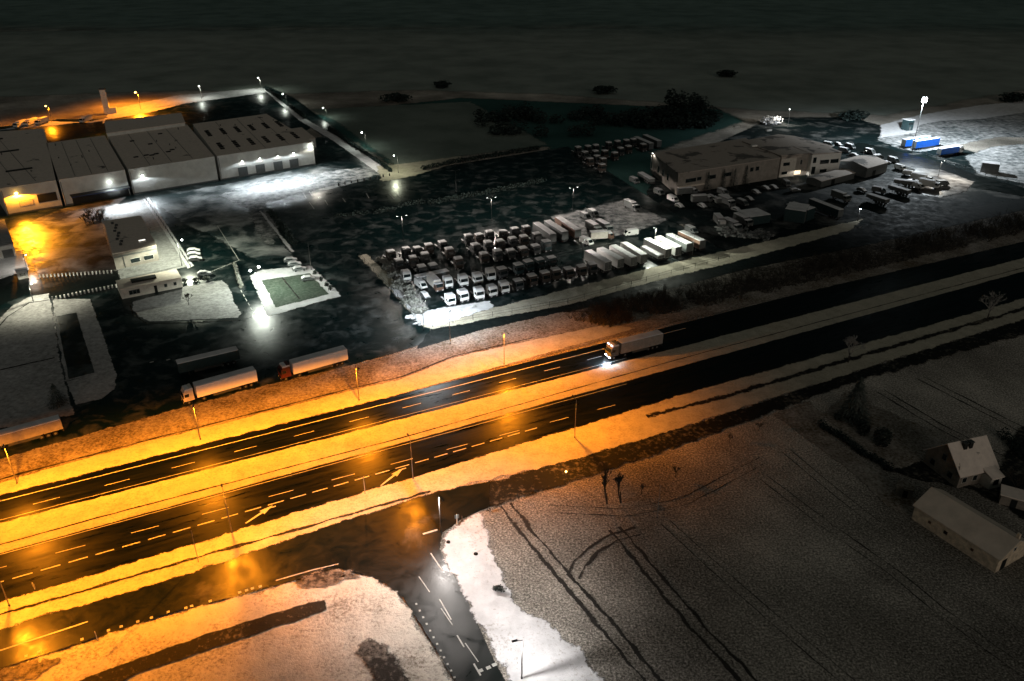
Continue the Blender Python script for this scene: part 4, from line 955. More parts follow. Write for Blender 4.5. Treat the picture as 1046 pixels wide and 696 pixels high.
# vans, box trucks
def box_truck(paintm, boxm, ln=6.0, h=3.1):
    t = empty('box_truck', cat='truck')
    box(-ln, 1.6, -.5, .5, .5, .78).build('chassis', M['black'], t)
    bx_ = box(-ln, -.1, -1.15, 1.15, .8, h).build('cargo_box', boxm, t)
    box(-ln - .04, -ln + .02, -1.05, 1.05, .9, h - .1).build('rear_door', M['grey_paint'], bx_)
    box(-ln + .05, -.15, -1.1, 1.1, h + .003, h + .14).build('roof_snow', M['car_snow'], t)
    cab_parts(t, 2.0, paintm, ln=1.9, low=.7, top=2.5)
    wheels(t, [(1.2, -.95), (1.2, .95), (-ln + 1.4, -.95), (-ln + 1.4, .95)], .42, .3)
    return Proto(t)
def van(paintm):
    t = empty('van', cat='van')
    def ring(y, k): return [(-2.6, y, .45), (2.5, y, .45), (2.6, y, .8), (2.45, y, 1.15), (1.5, y, 1.95 - k), (1.1, y, 2.15 - k), (-2.5, y, 2.2 - k), (-2.6, y, 1.9 - k)]
    MB().loft([ring(-.98, .08), ring(-.88, 0), ring(.88, 0), ring(.98, .08)]).build('body', paintm, t)
    MB().add([(2.42, -.82, 1.22), (2.42, .82, 1.22), (1.58, .78, 1.92), (1.58, -.78, 1.92), (2.45, -.82, 1.25), (2.45, .82, 1.25), (1.61, .78, 1.95), (1.61, -.78, 1.95)], [(0, 1, 2, 3), (7, 6, 5, 4), (0, 4, 5, 1), (1, 5, 6, 2), (2, 6, 7, 3), (3, 7, 4, 0)]).build('windscreen', M['glass'], t)
    for y in (-.99, .97): box(.6, 1.5, y, y + .02, 1.25, 1.75).build('side_window', M['glass'], t)
    box(-2.45, 1.0, -.84, .84, 2.203, 2.3).build('roof_snow', M['car_snow'], t)
    box(2.5, 2.68, -.95, .95, .35, .6).build('bumper', M['black'], t)
    for y in (-.75, .75): box(2.56, 2.64, y - .16, y + .16, .75, .95).build('headlight', M['unlit_lens'], t)
    wheels(t, [(1.65, -.88), (1.65, .88), (-1.6, -.88), (-1.6, .88)], .35, .24)
    return Proto(t)
def car():
    t = empty('parked_car', cat='car')
    def ring(y, k): return [(-2.1, y, .35), (2.1, y, .35), (2.15, y, .65), (1.2, y, .92 - k), (.5, y, 1.36 - k), (-1.1, y, 1.42 - k), (-1.9, y, 1.02 - k), (-2.15, y, .8)]
    MB().loft([ring(-.86, .1), ring(-.74, 0), ring(.74, 0), ring(.86, .1)]).build('body', M['grey_paint'], t)
    for y in (-.865, .845): box(-.95, .55, y, y + .02, .92, 1.18).build('side_window', M['glass'], t)
    MB().loft([[(-1.9, y, 1.03 + z), (-1.1, y, 1.44 + z), (.5, y, 1.38 + z), (1.2, y, .94 + z), (2.0, y, .76 + z), (2.0, y, .70 + z), (1.15, y, .86), (.5, y, 1.28), (-1.1, y, 1.34), (-1.9, y, .95)] for y, z in ((-.78, .0), (-.6, .1), (.6, .1), (.78, .0))]).build('snow_cover', M['car_snow'], t)
    for y in (-.62, .62):
        box(2.1, 2.17, y - .16, y + .16, .6, .72).build('headlight', M['unlit_lens'], t); box(-2.18, -2.1, y - .14, y + .14, .72, .84).build('tail_light', M['red_paint'], t)
    box(2.08, 2.2, -.8, .8, .3, .5).build('bumper', M['black'], t)
    wheels(t, [(1.3, -.76), (1.3, .76), (-1.3, -.76), (-1.3, .76)], .32, .2)
    return Proto(t)
BW, BG, BR = box_truck(M['white_paint'], M['white_paint']), box_truck(M['grey_paint'], M['grey_paint']), box_truck(M['brown_paint'], M['cream_paint'])
VW, VG = van(M['white_paint']), van(M['grey_paint'])
CAR = car()
def put(P, px, rz, label, group=None, z=.13):
    q = G(*px); q.z = z; return P.put(q, rz, label, group)
cx = R(18)
for px, rz, lab in (((198, 258.5), cx, 'snow covered car beside the office wall, farthest of three side by side'), ((198.5, 262.5), cx, 'snow covered car beside the office wall, middle of three side by side'), ((200, 267), cx, 'snow covered car beside the office wall, nearest of three side by side'),
                    ((209, 282), R(22), 'snow covered car alone near the gatehouse end'),
                    ((297, 268), cx, 'snow covered car off the lawn square, farthest of three'), ((301, 272), cx, 'snow covered car off the lawn square, middle of three'), ((306, 277), cx + .12, 'snow covered car off the lawn square, nearest of three'),
                    ((315, 287), cx, 'snow covered car standing alone on the lawn square rim')):
    put(CAR, px, rz, lab, 'snow covered cars of the estate', .2)
# compound odds and ends
put(VW, (430, 294), FACE + .1, 'snow white van at the bright corner of the compound, behind a parked car', None)
put(CAR, (434, 304), FACE + .1, 'snow white car at the bright corner of the compound, before a van', None)
put(BR, (447, 297), FACE, 'small box truck left of the front row of cabs', None)
put(VG, (598, 224), FACE, 'grey van beyond the back trailers, left one', 'vans behind the back trailers'); put(VG, (606, 221), FACE, 'grey van beyond the back trailers, right one', 'vans behind the back trailers')
put(VW, (599, 250), FACE + .2, 'white van among the trucks just above the thin pole', None)
put(BG, (609, 239), FACE, 'grey box truck right of the back trailers, left one', 'box trucks right of the back trailers'); put(BG, (620, 238), FACE, 'grey box truck right of the back trailers, right one', 'box trucks right of the back trailers')
put(BR, (620, 245), R(10), 'pale flat truck lying crosswise above the lit trailers', None)
put(VW, (644, 241), R(200), 'white van on the snow above the lit trailers', None)
put(BG, (648, 216), FACE, 'lone snow capped truck on the dark snow beyond the compound', None)
# small covered lot behind the works
bl_pts = [(145, 350), (195, 345), (235, 340), (300, 327), (345, 320), (390, 315), (425, 310), (180, 375), (232, 370), (280, 368), (330, 378), (360, 355), (400, 345), (475, 335), (205, 407), (240, 395), (270, 407), (265, 437)]
rn = ['far row'] * 7 + ['middle row'] * 7 + ['near row'] * 4
ct = {}
for p, r_ in zip(bl_pts, rn):
    q = G(560 + p[0] / 4.97, 80 + p[1] / 4.97, 3.4); q.z = .06; ct[r_] = ct.get(r_, 0) + 1
    (TG if random.random() < .6 else TR).put(q, FACE, 'snow topped cab in the dark lot left of the works, %s, %s' % (r_, ORD[ct[r_] - 1]), 'truck cabs in the dark lot')
for i, (p, q) in enumerate((((445, 298), (525, 332)), ((490, 287), (565, 320)))):
    A, B = roofpair(p, q, 3.9, 560, 80, 4.97); A.z = B.z = .06
    trailer_only('snow topped trailer in the dark lot left of the works, %s one' % ('left', 'right')[i], A, head(B, A), max(9, (A - B).length), M['grey_paint'], 'trailers in the dark lot')
# works forecourt
wk = [(VG, (648, 187), 'dim van left of the works building, upper one'), (VG, (673, 199), 'dim van left of the works building, middle one'), (VW, (687, 206), 'pale van near the works corner, lowest of three'),
      (BG, (706, 199), 'dim box truck below the works front, nearest the corner'), (BG, (721, 207), 'dim box truck below the works front, second from the corner'), (VG, (738, 199), 'dim van before the dark conifers'),
      (VG, (737, 208), 'dim van below the conifers, upper one'), (BG, (745, 211), 'dim box truck below the conifers, lower one'), (VG, (758, 210), 'small dim van right of the box truck below the conifers'),
      (BG, (736, 232), 'dim box truck by the scrap heap, left one'), (BG, (751, 236), 'dim box truck by the scrap heap, middle one'), (BG, (762, 231), 'dim box truck by the scrap heap, right one'),
      (VG, (706, 238), 'dim van right of the lit trailers'), (VG, (803, 190), 'dim van before the centre of the works'), (BG, (862, 206), 'pale small truck right of the long trailer'), (VG, (888, 157), 'pale van right of the office wing, upper one'), (VG, (868, 152), 'dim van right of the office wing, far one')]
for i, px in enumerate(((700, 193), (704, 195), (709, 197), (726, 203), (731, 205), (717, 212), (742, 203), (765, 205), (772, 198), (782, 194), (790, 193), (812, 196), (694, 212), (752, 216))):
    put(CAR, px, FACE + random.choice((0, .1, 1.4)), 'small snow covered car in the dark works forecourt, %s from the corner' % ORD[i], 'cars in the works forecourt', .06)
for i, px in enumerate(((846, 150), (856, 149), (862, 156), (872, 160), (896, 163), (905, 168), (912, 166), (880, 196), (897, 197))):
    put(CAR if i % 2 else VG, px, FACE + random.choice((0, .3, 1.4)), 'dim snowy vehicle between the works wing and the lane, %s from the wing' % ORD[i], 'vehicles between wing and lane', .13)
for P, px, lab in wk: put(P, px, FACE + random.choice((0, 0, 1.3, -.4)), lab, 'vehicles of the works yard', .06)
def container(label, px0, px1, h, mat, group=None, wd=2.5, cat='container'):
    a, b = G(*px0), G(*px1); d, o, l = face_frame(a, b)
    t = empty('shipping_container', a, math.atan2(d.y, d.x), label, cat, group)
    m = MB().box(0, l, 0, wd, .1, h)
    for k in range(int(l / .6)): m.box(.2 + k * .6, .45 + k * .6, -.05, .0, .3, h - .25)
    m.build('body', mat, t)
    for y in (.1, wd / 2 + .02): box(l, l + .05, y, y + wd / 2 - .14, .25, h - .2).build('door', M['grey_paint'], t)
    MB().box(.05, l - .05, .05, wd - .05, h + .003, h + .14).build('roof_snow', M['car_snow'], t)
    return t
container('big dark box body with snowy top near the long verge, front one', (800, 226), (821, 229), 4.6, M['teal_paint'], 'box bodies of the works yard', 9)
container('big dark box body with snowy top near the long verge, right one', (823, 227), (831, 224), 4.4, M['teal_paint'], 'box bodies of the works yard', 9)
container('long dark box left of the big box bodies by the scrap heap', (765, 231), (786, 228), 3.2, M['teal_paint'], 'box bodies of the works yard', 8)
A, B = G(829, 203, 3.9), G(855, 213, 3.9); A.z = B.z = .06
trailer_only('long snow topped trailer right of the big box bodies', A, head(B, A), 15, M['teal_paint'])
A, B = G(654, 176, 2.5), G(668, 184, 2.5); A.z = B.z = .06
trailer_only('low trailer against the left wall of the works', A, head(B, A), 11, M['grey_paint'], None, 2.5)
# scrap heap
m = MB(); rr = random.Random(5)
for k in range(170):
    c = lerp((737, 238), (786, 243), rr.random()); q = G(c[0] + rr.uniform(-3, 3), c[1] + rr.uniform(-4, 4)); s = rr.uniform(.3, 1.1); a = rr.uniform(0, 6.3); zz = rr.uniform(0, 1.1)
    pts = [(q.x + math.cos(a + i * PI / 2 + rr.uniform(-.3, .3)) * s * (1.6 if i % 2 else .8), q.y + math.sin(a + i * PI / 2) * s * (1.6 if i % 2 else .8)) for i in range(4)]
    m.prism(pts, zz, zz + s * rr.uniform(.2, .8))
tag(m.build('scrap_heap', snowy('scrap_snow', amount=.55, fine=.8, soft=.2, snow=(.4, .4, .4), grass=(.02, .03, .03))), 'dark heap of scrap dusted with snow beside the service verge', 'scrap heap')

# floodlit ground with the blue trailers
sheet('lit_ground', [(896, 143), (905, 128), (935, 121), (985, 112), (1046, 104), (1080, 104), (1080, 142), (1020, 140), (980, 148), (940, 156), (918, 152)], M['lot_snow'], .09, .8)
sheet('far_snow', [(900, 128), (938, 118), (1000, 108), (1070, 101), (1070, 112), (1000, 122), (960, 124), (940, 128), (936, 136), (900, 141)], M['snow'], .12, .8)
sheet('lot_snow', [(985, 160), (1015, 150), (1070, 146), (1070, 190), (1035, 186), (1000, 178)], M['lot_snow'], .10, 1)
sheet('lane', [(862, 150), (880, 146), (915, 154), (960, 166), (1000, 180), (1060, 196), (1060, 204), (985, 190), (930, 172)], M['road'], .12, .4)
sheet('floor_snow', [(936, 172), (962, 174), (995, 186), (986, 196), (960, 202), (944, 200), (925, 186)], M['works_yard'], .14, .6)
def trailer_lr(label, pxa, pxb, mat, ln, cab=None, near=1):
    a, b = G(*pxa), G(*pxb); hd = head(a, b)
    if cab is not None: return semi('semi_truck', label, cab, mat, b, hd, None, False, ln)
    return trailer_only(label, b, hd, ln, mat, 'blue trailers under the floodlight')
q0, q1 = G(934, 153.5), G(966, 148.5); dv = (q1 - q0).normalized(); nv = Vector((-dv.y, dv.x, 0))
trailer_only('blue trailer with snow on top under the floodlight, nearer of the pair', q0 + dv * 15, head(q0, q1), 16, M['blue_paint'], 'blue trailers under the floodlight', 4.5)
trailer_only('blue trailer with snow on top under the floodlight, farther of the pair', q0 + dv * 14 + nv * 4.4, head(q0, q1), 17, M['blue_paint'], 'blue trailers under the floodlight', 4.5)
q0, q1 = G(958, 160.5), G(986, 156); hd = head(q0, q1)
semi('semi_truck', 'blue trailer lorry with a white cab on floodlit ground', M['white_paint'], M['blue_paint'], q0 + (q1 - q0).normalized() * 12, hd, None, False, 12)
container('grey container with white end right of the blue lorry', (1001, 176), (1019, 178), 4.0, M['grey_paint'], None, 4)
t = empty('control_cabin', G(926, 133), R(20), 'dark tall cabin at the foot of the floodlight mast', 'cabin')
box(-2, 2, -2, 2, 0, 5.4).build('wall', M['teal_paint'], t); box(-2.2, 2.2, -2.2, 2.2, 5.404, 5.7).build('roof', M['car_snow'], t)
box(-1.4, 1.4, -2.06, -1.98, 3, 4.4).build('window', M['glass'], t); box(-.5, .5, -2.06, -1.98, .1, 2.1).build('door', M['grey_paint'], t)
# machines and pale vehicles on the lit floor
for P, px, rz, lab in ((VW, (919, 174), FACE, 'white van on the works floor, farthest of the pale vehicles'), (VW, (928, 180), FACE + .5, 'white van on the works floor, second of the pale vehicles'), (BW, (945, 187), FACE + .3, 'white box truck on the lit works floor, left one'), (BW, (953, 193), FACE + .3, 'white box truck on the lit works floor, right one'),
                       (VW, (937, 193), FACE, 'white van at the near edge of the lit works floor'), (VG, (962, 190), R(10), 'pale low van at the right of the lit works floor'), (VW, (890, 172), FACE, 'white van beside the lit shed end')):
    put(P, px, rz, lab, 'pale vehicles of the works floor', .15)
for i, (a, b) in enumerate((((912, 189), (930, 191)), ((908, 195), (934, 203)), ((886, 204), (898, 208)))):
    A, B = G(*a), G(*b); A.z = B.z = .1
    trailer_only('low dark trailer below the lit works floor, %s from the shed' % ORD[i], A, head(B, A), 9, M['grey_paint'], 'low trailers below the works floor', 2.4)
lamp_post(G(958, 181), 7, R(-40), 'lamp pole at the rim of the lit works floor', 'lamps of the works', WARM, 2.2, 1.2, 1.2, .6, 'lamp_white', 0, u0=.7, v0=-.3, pole='dark_steel')
lamp_post(G(880, 168), 6, R(-20), 'small lamp by the lit end of the dark shed', 'lamps of the works', WARM, .45, .7, .7, .5, 'lamp_white', 0, u0=.6)
lamp_post(G(664, 178), 9, R(-60), 'small lamp on a pole at the left corner of the works', 'lamps of the works', WARM, .03, 2, 2, .4, 'lamp_white', .22)
lamp_post(G(876, 226), 4.6, R(-100), 'blue white post lamp standing in for car headlamps on the dark bank below the works', 'lamps of the works', COOL, .12, .6, .6, .3, 'lamp_cool', .24)  # post lamp put in place of a car's headlamps
# floodlit snow pile behind the works
c0 = G(791, 127)
lamp_post(c0 + Vector((4, -10, 0)), 9.5, R(90), 'flood lamp behind the works roof, shining on the snow heap', 'lamps of the works', WARM, 1.6, .9, .9, .8, 'lamp_white', .3, u0=.8)
# pale vans behind the warehouse
for i, px in enumerate(((19, 131), (30, 129), (41, 128))): put(BW, px, R(-100), 'pale box truck in the orange glow behind the warehouse, %s from the left' % ORD[i], 'box trucks behind the warehouse', .16)
put(BW, (86, 126), R(-100), 'pale box truck alone beside the orange verge behind the warehouse', None, .16)
# snow heaps
def heap(px, rx, ry, h, label, group=None, mat='snow'):
    c = G(*px); mm = MB()
    for k in range(9): mm.ball((rr.uniform(-.6, .6) * rx, rr.uniform(-.6, .6) * ry, 0), rx * rr.uniform(.3, .6), ry * rr.uniform(.3, .6), h * rr.uniform(.4, 1), 9, 6)
    tag(mm.build('snow_heap', M[mat], None, c, RANG, True), label, 'snow heap', group)
heap((466, 319), 2.2, .9, .8, 'low snow heap before the front cabs, left one', 'snow heaps before the front cabs'); heap((481, 315), 2.6, .9, .8, 'low snow heap before the front cabs, right one', 'snow heaps before the front cabs')
heap((420, 325), 2.0, 1.2, .9, 'bright snow heap on the compound corner, upper one', 'snow heaps on the compound corner'); heap((430, 331), 2.4, 1.1, .8, 'bright snow heap on the compound corner, lower one', 'snow heaps on the compound corner')
# smoke drifting from the loading canopy is part of the place: steam cloud
# ------------------------------------------------------------------ vegetation
def bare_tree(mm, h, seed, spread=.5, r0=None, depth=5, lean=(0, 0), thick=.035):
    q = random.Random(seed)
    def grow(p, d, l, r, k):
        e = p + d * l; mm.tube(p, e, max(r, thick), max(r * .68, thick), 5 if k > 2 else 3)
        if k == 0: return
        for i in range(q.choice((2, 3, 3)) if k < depth else 4):
            a = q.uniform(0, 2 * PI); s = q.uniform(.35, .9) * spread * 1.3
            nd = (d + Vector((math.cos(a) * s, math.sin(a) * s, q.uniform(-.1, .35)))).normalized()
            grow(p + d * l * q.uniform(.72, 1.0), nd, l * q.uniform(.6, .85), r * .66, k - 1)
    grow(Vector((0, 0, 0)), Vector((lean[0], lean[1], 1)).normalized(), h * .3, r0 or h * .022, depth)
def tree(px, h, seed, label, group=None, mat='twig', spread=.5, depth=5, lean=(0, 0), name='bare_tree', cat='tree', z=.1):
    c = G(*px); c.z = z; t = empty(name, c, 0, label, cat, group)
    mm = MB(); bare_tree(mm, h, seed, spread, None, depth, lean); 
    MB().tube((0, 0, -.1), (lean[0] * h * .1, lean[1] * h * .1, h * .32), h * .024, h * .014, 7).build('trunk', M['bark'], t); mm.build('crown', M[mat], t); return t
def leaf_cloud(mm, lobes, nn, size, q):
    for c, rx, ry, rz, wgt in lobes:
        for k in range(int(nn * wgt)):
            while True:
                v = Vector((q.uniform(-1, 1), q.uniform(-1, 1), q.uniform(-1, 1)))
                if .25 < v.length < 1: break
            p = Vector((c[0] + v.x * rx, c[1] + v.y * ry, max(.05, c[2] + v.z * rz))); a, b = q.uniform(0, 6.3), q.uniform(-.6, 1.2); s = size * q.uniform(.6, 1.3)
            t1 = Vector((math.cos(a), math.sin(a), 0)) * s; t2 = Vector((-math.sin(a) * math.cos(b), math.cos(a) * math.cos(b), math.sin(b))) * s * .8
            mm.add([p - t1 - t2, p + t1 - t2 * .5, p + t1 * .6 + t2, p - t1 * .7 + t2 * .8], [(0, 1, 2, 3)])
def bush(px, rx, ry, h, label, group=None, mat='bush', nn=500, size=.22, seed=1, rz=0, name='bush', cat='bush'):
    q = random.Random(seed); c = G(*px); c.z = .1; mm = MB(); lobes = []
    for k in range(5): lobes.append(((q.uniform(-.4, .4) * rx, q.uniform(-.4, .4) * ry, h * q.uniform(.35, .6)), rx * q.uniform(.5, .75), ry * q.uniform(.5, .75), h * q.uniform(.4, .5), .2))
    leaf_cloud(mm, lobes, nn, size, q)
    t = empty(name, c, rz, label, cat, group); mm.build('foliage', M[mat], t)
    st = MB()
    for k in range(4): st.tube((0, 0, 0), (q.uniform(-.5, .5) * rx, q.uniform(-.5, .5) * ry, h * .7), .05, .02, 4)
    st.build('stem', M['bark'], t); return t
def conifer(px, h, r, label, group=None, seed=3, nn=900, mat='needles', z=.1):
    q = random.Random(seed); c = G(*px); c.z = z; t = empty('conifer', c, 0, label, 'tree', group); mm = MB()
    for k in range(nn):
        f = q.random() ** 1.3; zz = h * (.06 + .94 * f); rr_ = r * (1 - f) ** .85 * q.uniform(.35, 1.08) * (1 + .2 * math.sin(f * 40)); a = q.uniform(0, 6.3)
        p = Vector((math.cos(a) * rr_, math.sin(a) * rr_, zz)); d = Vector((math.cos(a), math.sin(a), -.45)); s_ = Vector((-math.sin(a), math.cos(a), 0)); l = h * .05 * q.uniform(.6, 1.4)
        mm.add([p - d * l * .5 - s_ * l * .3, p - d * l * .5 + s_ * l * .3, p + d * l + Vector((0, 0, q.uniform(-.1, .1)))], [(0, 1, 2)])
    MB().tube((0, 0, -.1), (0, 0, h * .9), h * .02, .02, 6).build('trunk', M['bark'], t); mm.build('crown', M[mat], t); return t
def hedge(px, wd, h, label, mat='hedge', group=None, per=60, size=.25, seed=2, cat='hedge'):
    q = random.Random(seed); mm = MB(); st = MB(); pts = [G(*p) for p in px]; t = empty('hedge', pts[0], 0, label, cat, group)
    for a, b in zip(pts, pts[1:]):
        l = (b - a).length; d = (b - a) / l; nn = Vector((-d.y, d.x, 0)); k = 0.0
        while k < l:
            c = a + d * k - pts[0] + nn * q.uniform(-.15, .15) * wd; hh = h * q.uniform(.75, 1.12)
            leaf_cloud(mm, [((c.x, c.y, hh * .5), wd * .6, wd * .6, hh * .55, 1)], per, size, q); st.tube((c.x, c.y, 0), (c.x, c.y, hh * .8), .06, .02, 4); k += wd * .55
    mm.build('foliage', M[mat], t); st.build('stem', M['bark'], t); return t
# by the highway
tree((866, 371), 8.5, 4, 'bare crooked tree on the verge between carriageway and field track', None, 'frost_twig', .85, 6)
tree((1008, 328), 9, 9, 'bare spreading tree at the far right of the snowy verge', None, 'frost_twig', .7, 6)
tree((620, 515), 7.2, 21, 'bare forked tree at the field corner, left of the two', 'forked trees at the field corner', 'twig', .35, 5, (-.22, .1))
tree((634, 514), 7.6, 22, 'bare forked tree at the field corner, right of the two', 'forked trees at the field corner', 'twig', .35, 5, (-.25, .1))
for i, (px, h, s) in enumerate((((655, 505), 2.6, 31), ((690, 488), 3, 32), ((530, 512), 1.8, 33), ((548, 506), 1.6, 34), ((500, 525), 1.4, 35), ((745, 452), 2.6, 36), ((775, 440), 2.4, 37))):
    tree(px, h, s, 'low bare shrub along the muddy field track, %s from the junction' % ORD[(3, 4, 1, 2, 0, 5, 6)[i]], 'bare shrubs of the field track', 'twig', .9, 4, name='bare_shrub', cat='shrub')
bush((510, 604), 1.2, .8, 1.0, 'dark round bush in the bright snow beside the side road', None, 'bush', 260, .12, 8)
# farm
conifer((871, 428), 10.2, 3.1, 'tall dark conifer in the farm garden', None, 5, 1500)
bush((882, 443), 1.9, 1.9, 3.4, 'round dark bush between the conifer and the larger bush', None, 'bush', 700, .2, 11); bush((903, 456), 2.5, 2.3, 4.2, 'largest round dark bush of the farm garden', None, 'bush', 900, .22, 12)
bush((858, 430), 1.6, 1.4, 1.6, 'low dark bush at the foot of the tall conifer', None, 'bush', 400, .2, 13)
hedge([(838, 436), (858, 448), (880, 464), (912, 482)], 1.6, 1.5, 'dark hedge running beside the farm track to the house', per=90, size=.16)
hedge([(1022, 446), (1036, 458), (1046, 470)], 2.2, 2.2, 'dark hedge at the right edge beyond the farmhouse', per=80, size=.18, seed=6)
tree((1036, 505), 5.5, 40, 'bare dark tree at the right edge beside the small shed', None, 'twig', .6, 5)
# estate
tree((193, 312), 4.2, 51, 'small bare tree on the snowy traffic island', None, 'twig', .75, 5)
conifer((60, 414), 5.4, 2.2, 'dark conifer at the corner of the park lawn', None, 15, 1300)
hedge([(276, 218), (289, 233), (301, 250)], 2.4, 1.8, 'dark diagonal hedge between the slushy yard and car park', per=70, seed=4)
hedge([(344, 223), (376, 219)], 2.2, 1.8, 'dark car park hedge, nearest block', group='car park hedges', per=60, seed=5); hedge([(384, 219), (404, 215)], 2.2, 1.9, 'dark car park hedge, middle block', group='car park hedges', per=60, seed=6); hedge([(408, 212), (432, 208)], 2.2, 2, 'dark car park hedge, third block', group='car park hedges', per=60, seed=7); hedge([(440, 209), (500, 198), (556, 186)], 2.2, 2, 'dark car park hedge, long farthest block', group='car park hedges', per=60, seed=8)
hedge([(272, 92), (292, 106), (312, 122)], 2.0, 2.0, 'clipped dark hedge along the side verge, rear stretch', group='side verge hedges', per=40, size=.35, seed=9); hedge([(336, 132), (352, 144), (374, 158), (400, 176)], 1.6, 1.6, 'clipped dark hedge along the side verge, near stretch', group='side verge hedges', per=50, size=.3, seed=10)
hedge([(432, 174), (470, 166), (550, 153)], 2.2, 2.2, 'dark hedge beyond the car park leading to the dark lot', per=60, size=.32, seed=14)
hedge([(240, 271), (243, 283), (247, 295)], 1.0, 1.3, 'frosted yellowish hedge strip beside the entrance lane', 'frost_bush', per=60, size=.15, seed=3)
for i, px in enumerate(((322, 281), (328, 288), (334, 293), (338, 297))): bush(px, .8, .8, 1.5, 'dark clipped bush on the lawn square rim, %s from the T lamp' % ORD[i], 'bushes on the lawn square rim', 'bush', 180, .16, 60 + i)
for i, px in enumerate(((212, 287), (200, 288), (189, 289))): bush(px, 1.3, 1.1, 1.4, 'dark bush at the gatehouse end, %s from the lone car' % ORD[i], 'bushes at the gatehouse end', 'bush', 240, .16, 70 + i)
for i, px in enumerate(((722, 196), (738, 193), (749, 192), (761, 189))): conifer(px, 8.0, 1.9, 'dark columnar conifer at the works front, %s from the left' % ORD[i], 'conifers at the works front', 80 + i, 420)
bush((791, 128), 8, 4, 5, 'snow laden shrub lit bright white behind the works roof', None, 'car_snow', 500, .6, 123)
for i, px in enumerate(((392, 268), (397, 276), (404, 283), (400, 272), (409, 291), (414, 298), (420, 304), (411, 283), (424, 312), (418, 310), (428, 320), (406, 296))):
    bush(px, 2.6, 2.0, 1.7, 'frost whitened shrub at the left end of the truck compound, %s down the slope' % ORD[i], 'frosted shrubs of the compound', 'frost_bush', 260, .28, 140 + i, name='shrub', cat='shrub')
# frosted brush on the compound's corner (stuff: nobody could count the twigs)
def brush(name, quad, count, h, mat, seed, cols=1):
    q = random.Random(seed); mm = MB(); a, b, c, d = (G(*p) for p in quad)
    for k in range(count):
        u, v = q.random(), q.random(); p = (a * (1 - u) + b * u) * (1 - v) + (d * (1 - u) + c * u) * v
        if noise.noise(p * .08) < -.25: continue
        hh = h * q.uniform(.4, 1.1)
        for j in range(7):
            e = p + Vector((q.gauss(0, .35) * hh, q.gauss(0, .35) * hh, hh * q.uniform(.5, 1))); mm.tube(p, e, .05, .02, 3)
            f = p + (e - p) * .6; mm.tube(f, f + Vector((q.gauss(0, .3) * hh, q.gauss(0, .3) * hh, hh * .35)), .035, .015, 3)
    o = mm.build(name, M[mat]); tag(o, None, None, None, 'stuff'); return o
brush('undergrowth', [(388, 266), (398, 262), (438, 318), (424, 322)], 420, 1.5, 'frost_twig', 3)['label'] = 'frosted brush along the left fence of the truck compound'
brush('undergrowth', [(572, 325), (680, 298), (700, 318), (620, 336)], 420, 3.2, 'twig', 4)['label'] = 'bare brush on the bank below the lit trailers'
brush('undergrowth', [(690, 300), (1060, 216), (1060, 236), (720, 316)], 900, 3.6, 'twig', 5)['label'] = 'dark bare brush on the bank beside the service road'
brush('undergrowth', [(78, 220), (104, 214), (112, 226), (90, 236)], 90, 2.2, 'twig', 6)['label'] = 'bare brush beside the office lot'
# woods beyond the compound: dark mass plus two taller trees
q = random.Random(77); mm = MB()
for k in range(120):
    px = q.uniform(490, 735); py = 122 + (px - 490) * .012 + q.uniform(-7, 18) * (1 if px < 620 else .45)
    c = G(px, py); hh = q.uniform(4, 8)
    if noise.noise(c * .02) < -.3: continue
    leaf_cloud(mm, [((c.x, c.y, hh * .5), 4.5, 4.5, hh * .55, 1)], 90, .75, q); mm.tube(c, c + Vector((0, 0, hh * .8)), .25, .06, 4)
tag(mm.build('woods', M['hedge']), 'dark far off wood behind the truck compound', None, None, 'stuff')
def far_tree(px, h, r, label, seed):
    q = random.Random(seed); c = G(*px); t = empty('dense_tree', c, 0, label, 'tree', 'tall trees behind the works'); mm = MB()
    lobes = [((q.uniform(-.5, .5) * r, q.uniform(-.5, .5) * r, h * q.uniform(.35, .8)), r * q.uniform(.4, .65), r * q.uniform(.4, .65), h * q.uniform(.18, .3), .125) for k in range(8)]
    leaf_cloud(mm, lobes, 1600, .6, q); mm.build('crown', M['hedge'], t); MB().tube((0, 0, 0), (0, 0, h * .7), .5, .15, 6).build('trunk', M['bark'], t)
far_tree((690, 126), 19, 8, 'tall dark tree on the skyline of the wood, left one', 1); far_tree((710, 126), 15, 7, 'tall dark tree on the skyline of the wood, right one', 2); far_tree((677, 128), 11, 6, 'dark tree at the left foot of the tallest tree', 3)
for i, (px, rx) in enumerate((((405, 104), 12), ((617, 96), 9), ((742, 79), 9), ((1035, 104), 12), ((450, 90), 7), ((870, 122), 12))):
    bush(px, rx, rx * .6, 5, 'dark far thicket, %s' % ('left of the wood', 'in the pale field beyond the wood', 'alone in the far pale field', 'at the right edge behind the lit snow', 'in the field above the wood', 'left of the floodlight mast')[i], 'far thickets', 'hedge', 500, .8, 90 + i, name='thicket', cat='thicket')

# ------------------------------------------------------------------ fences, posts, signs
def fence(px, h, gap, label, name='fence', cat='fence', mat='white_paint', rail=True, wd=.12, z=.1, group=None, caps=False):
    pts = [G(*p) for p in px]; t = empty(name, (pts[0].x, pts[0].y, z), 0, label, cat, group)
    allp = []
    for a, b in zip(pts, pts[1:]):
        k = max(1, int((b - a).length / gap)); allp += [a + (b - a) * (i / k) for i in range(k)]
        if rail:
            for zz in (h * .45, h * .92): MB().tube(a - pts[0] + Vector((0, 0, zz)), b - pts[0] + Vector((0, 0, zz)), .04, .04, 4).build('rail', M[mat], t)
    allp.append(pts[-1])
    for p in allp[:95]:
        q_ = p - pts[0]; box(q_.x - wd / 2, q_.x + wd / 2, q_.y - wd / 2, q_.y + wd / 2, 0, h).build('post', M[mat], t)
    return t
fence([(41, 284), (114, 279.5)], 1.0, 1.05, 'white railing of close posts on the far side of the entrance road', 'railing', 'railing', wd=.36, rail=False, group='entrance railings')
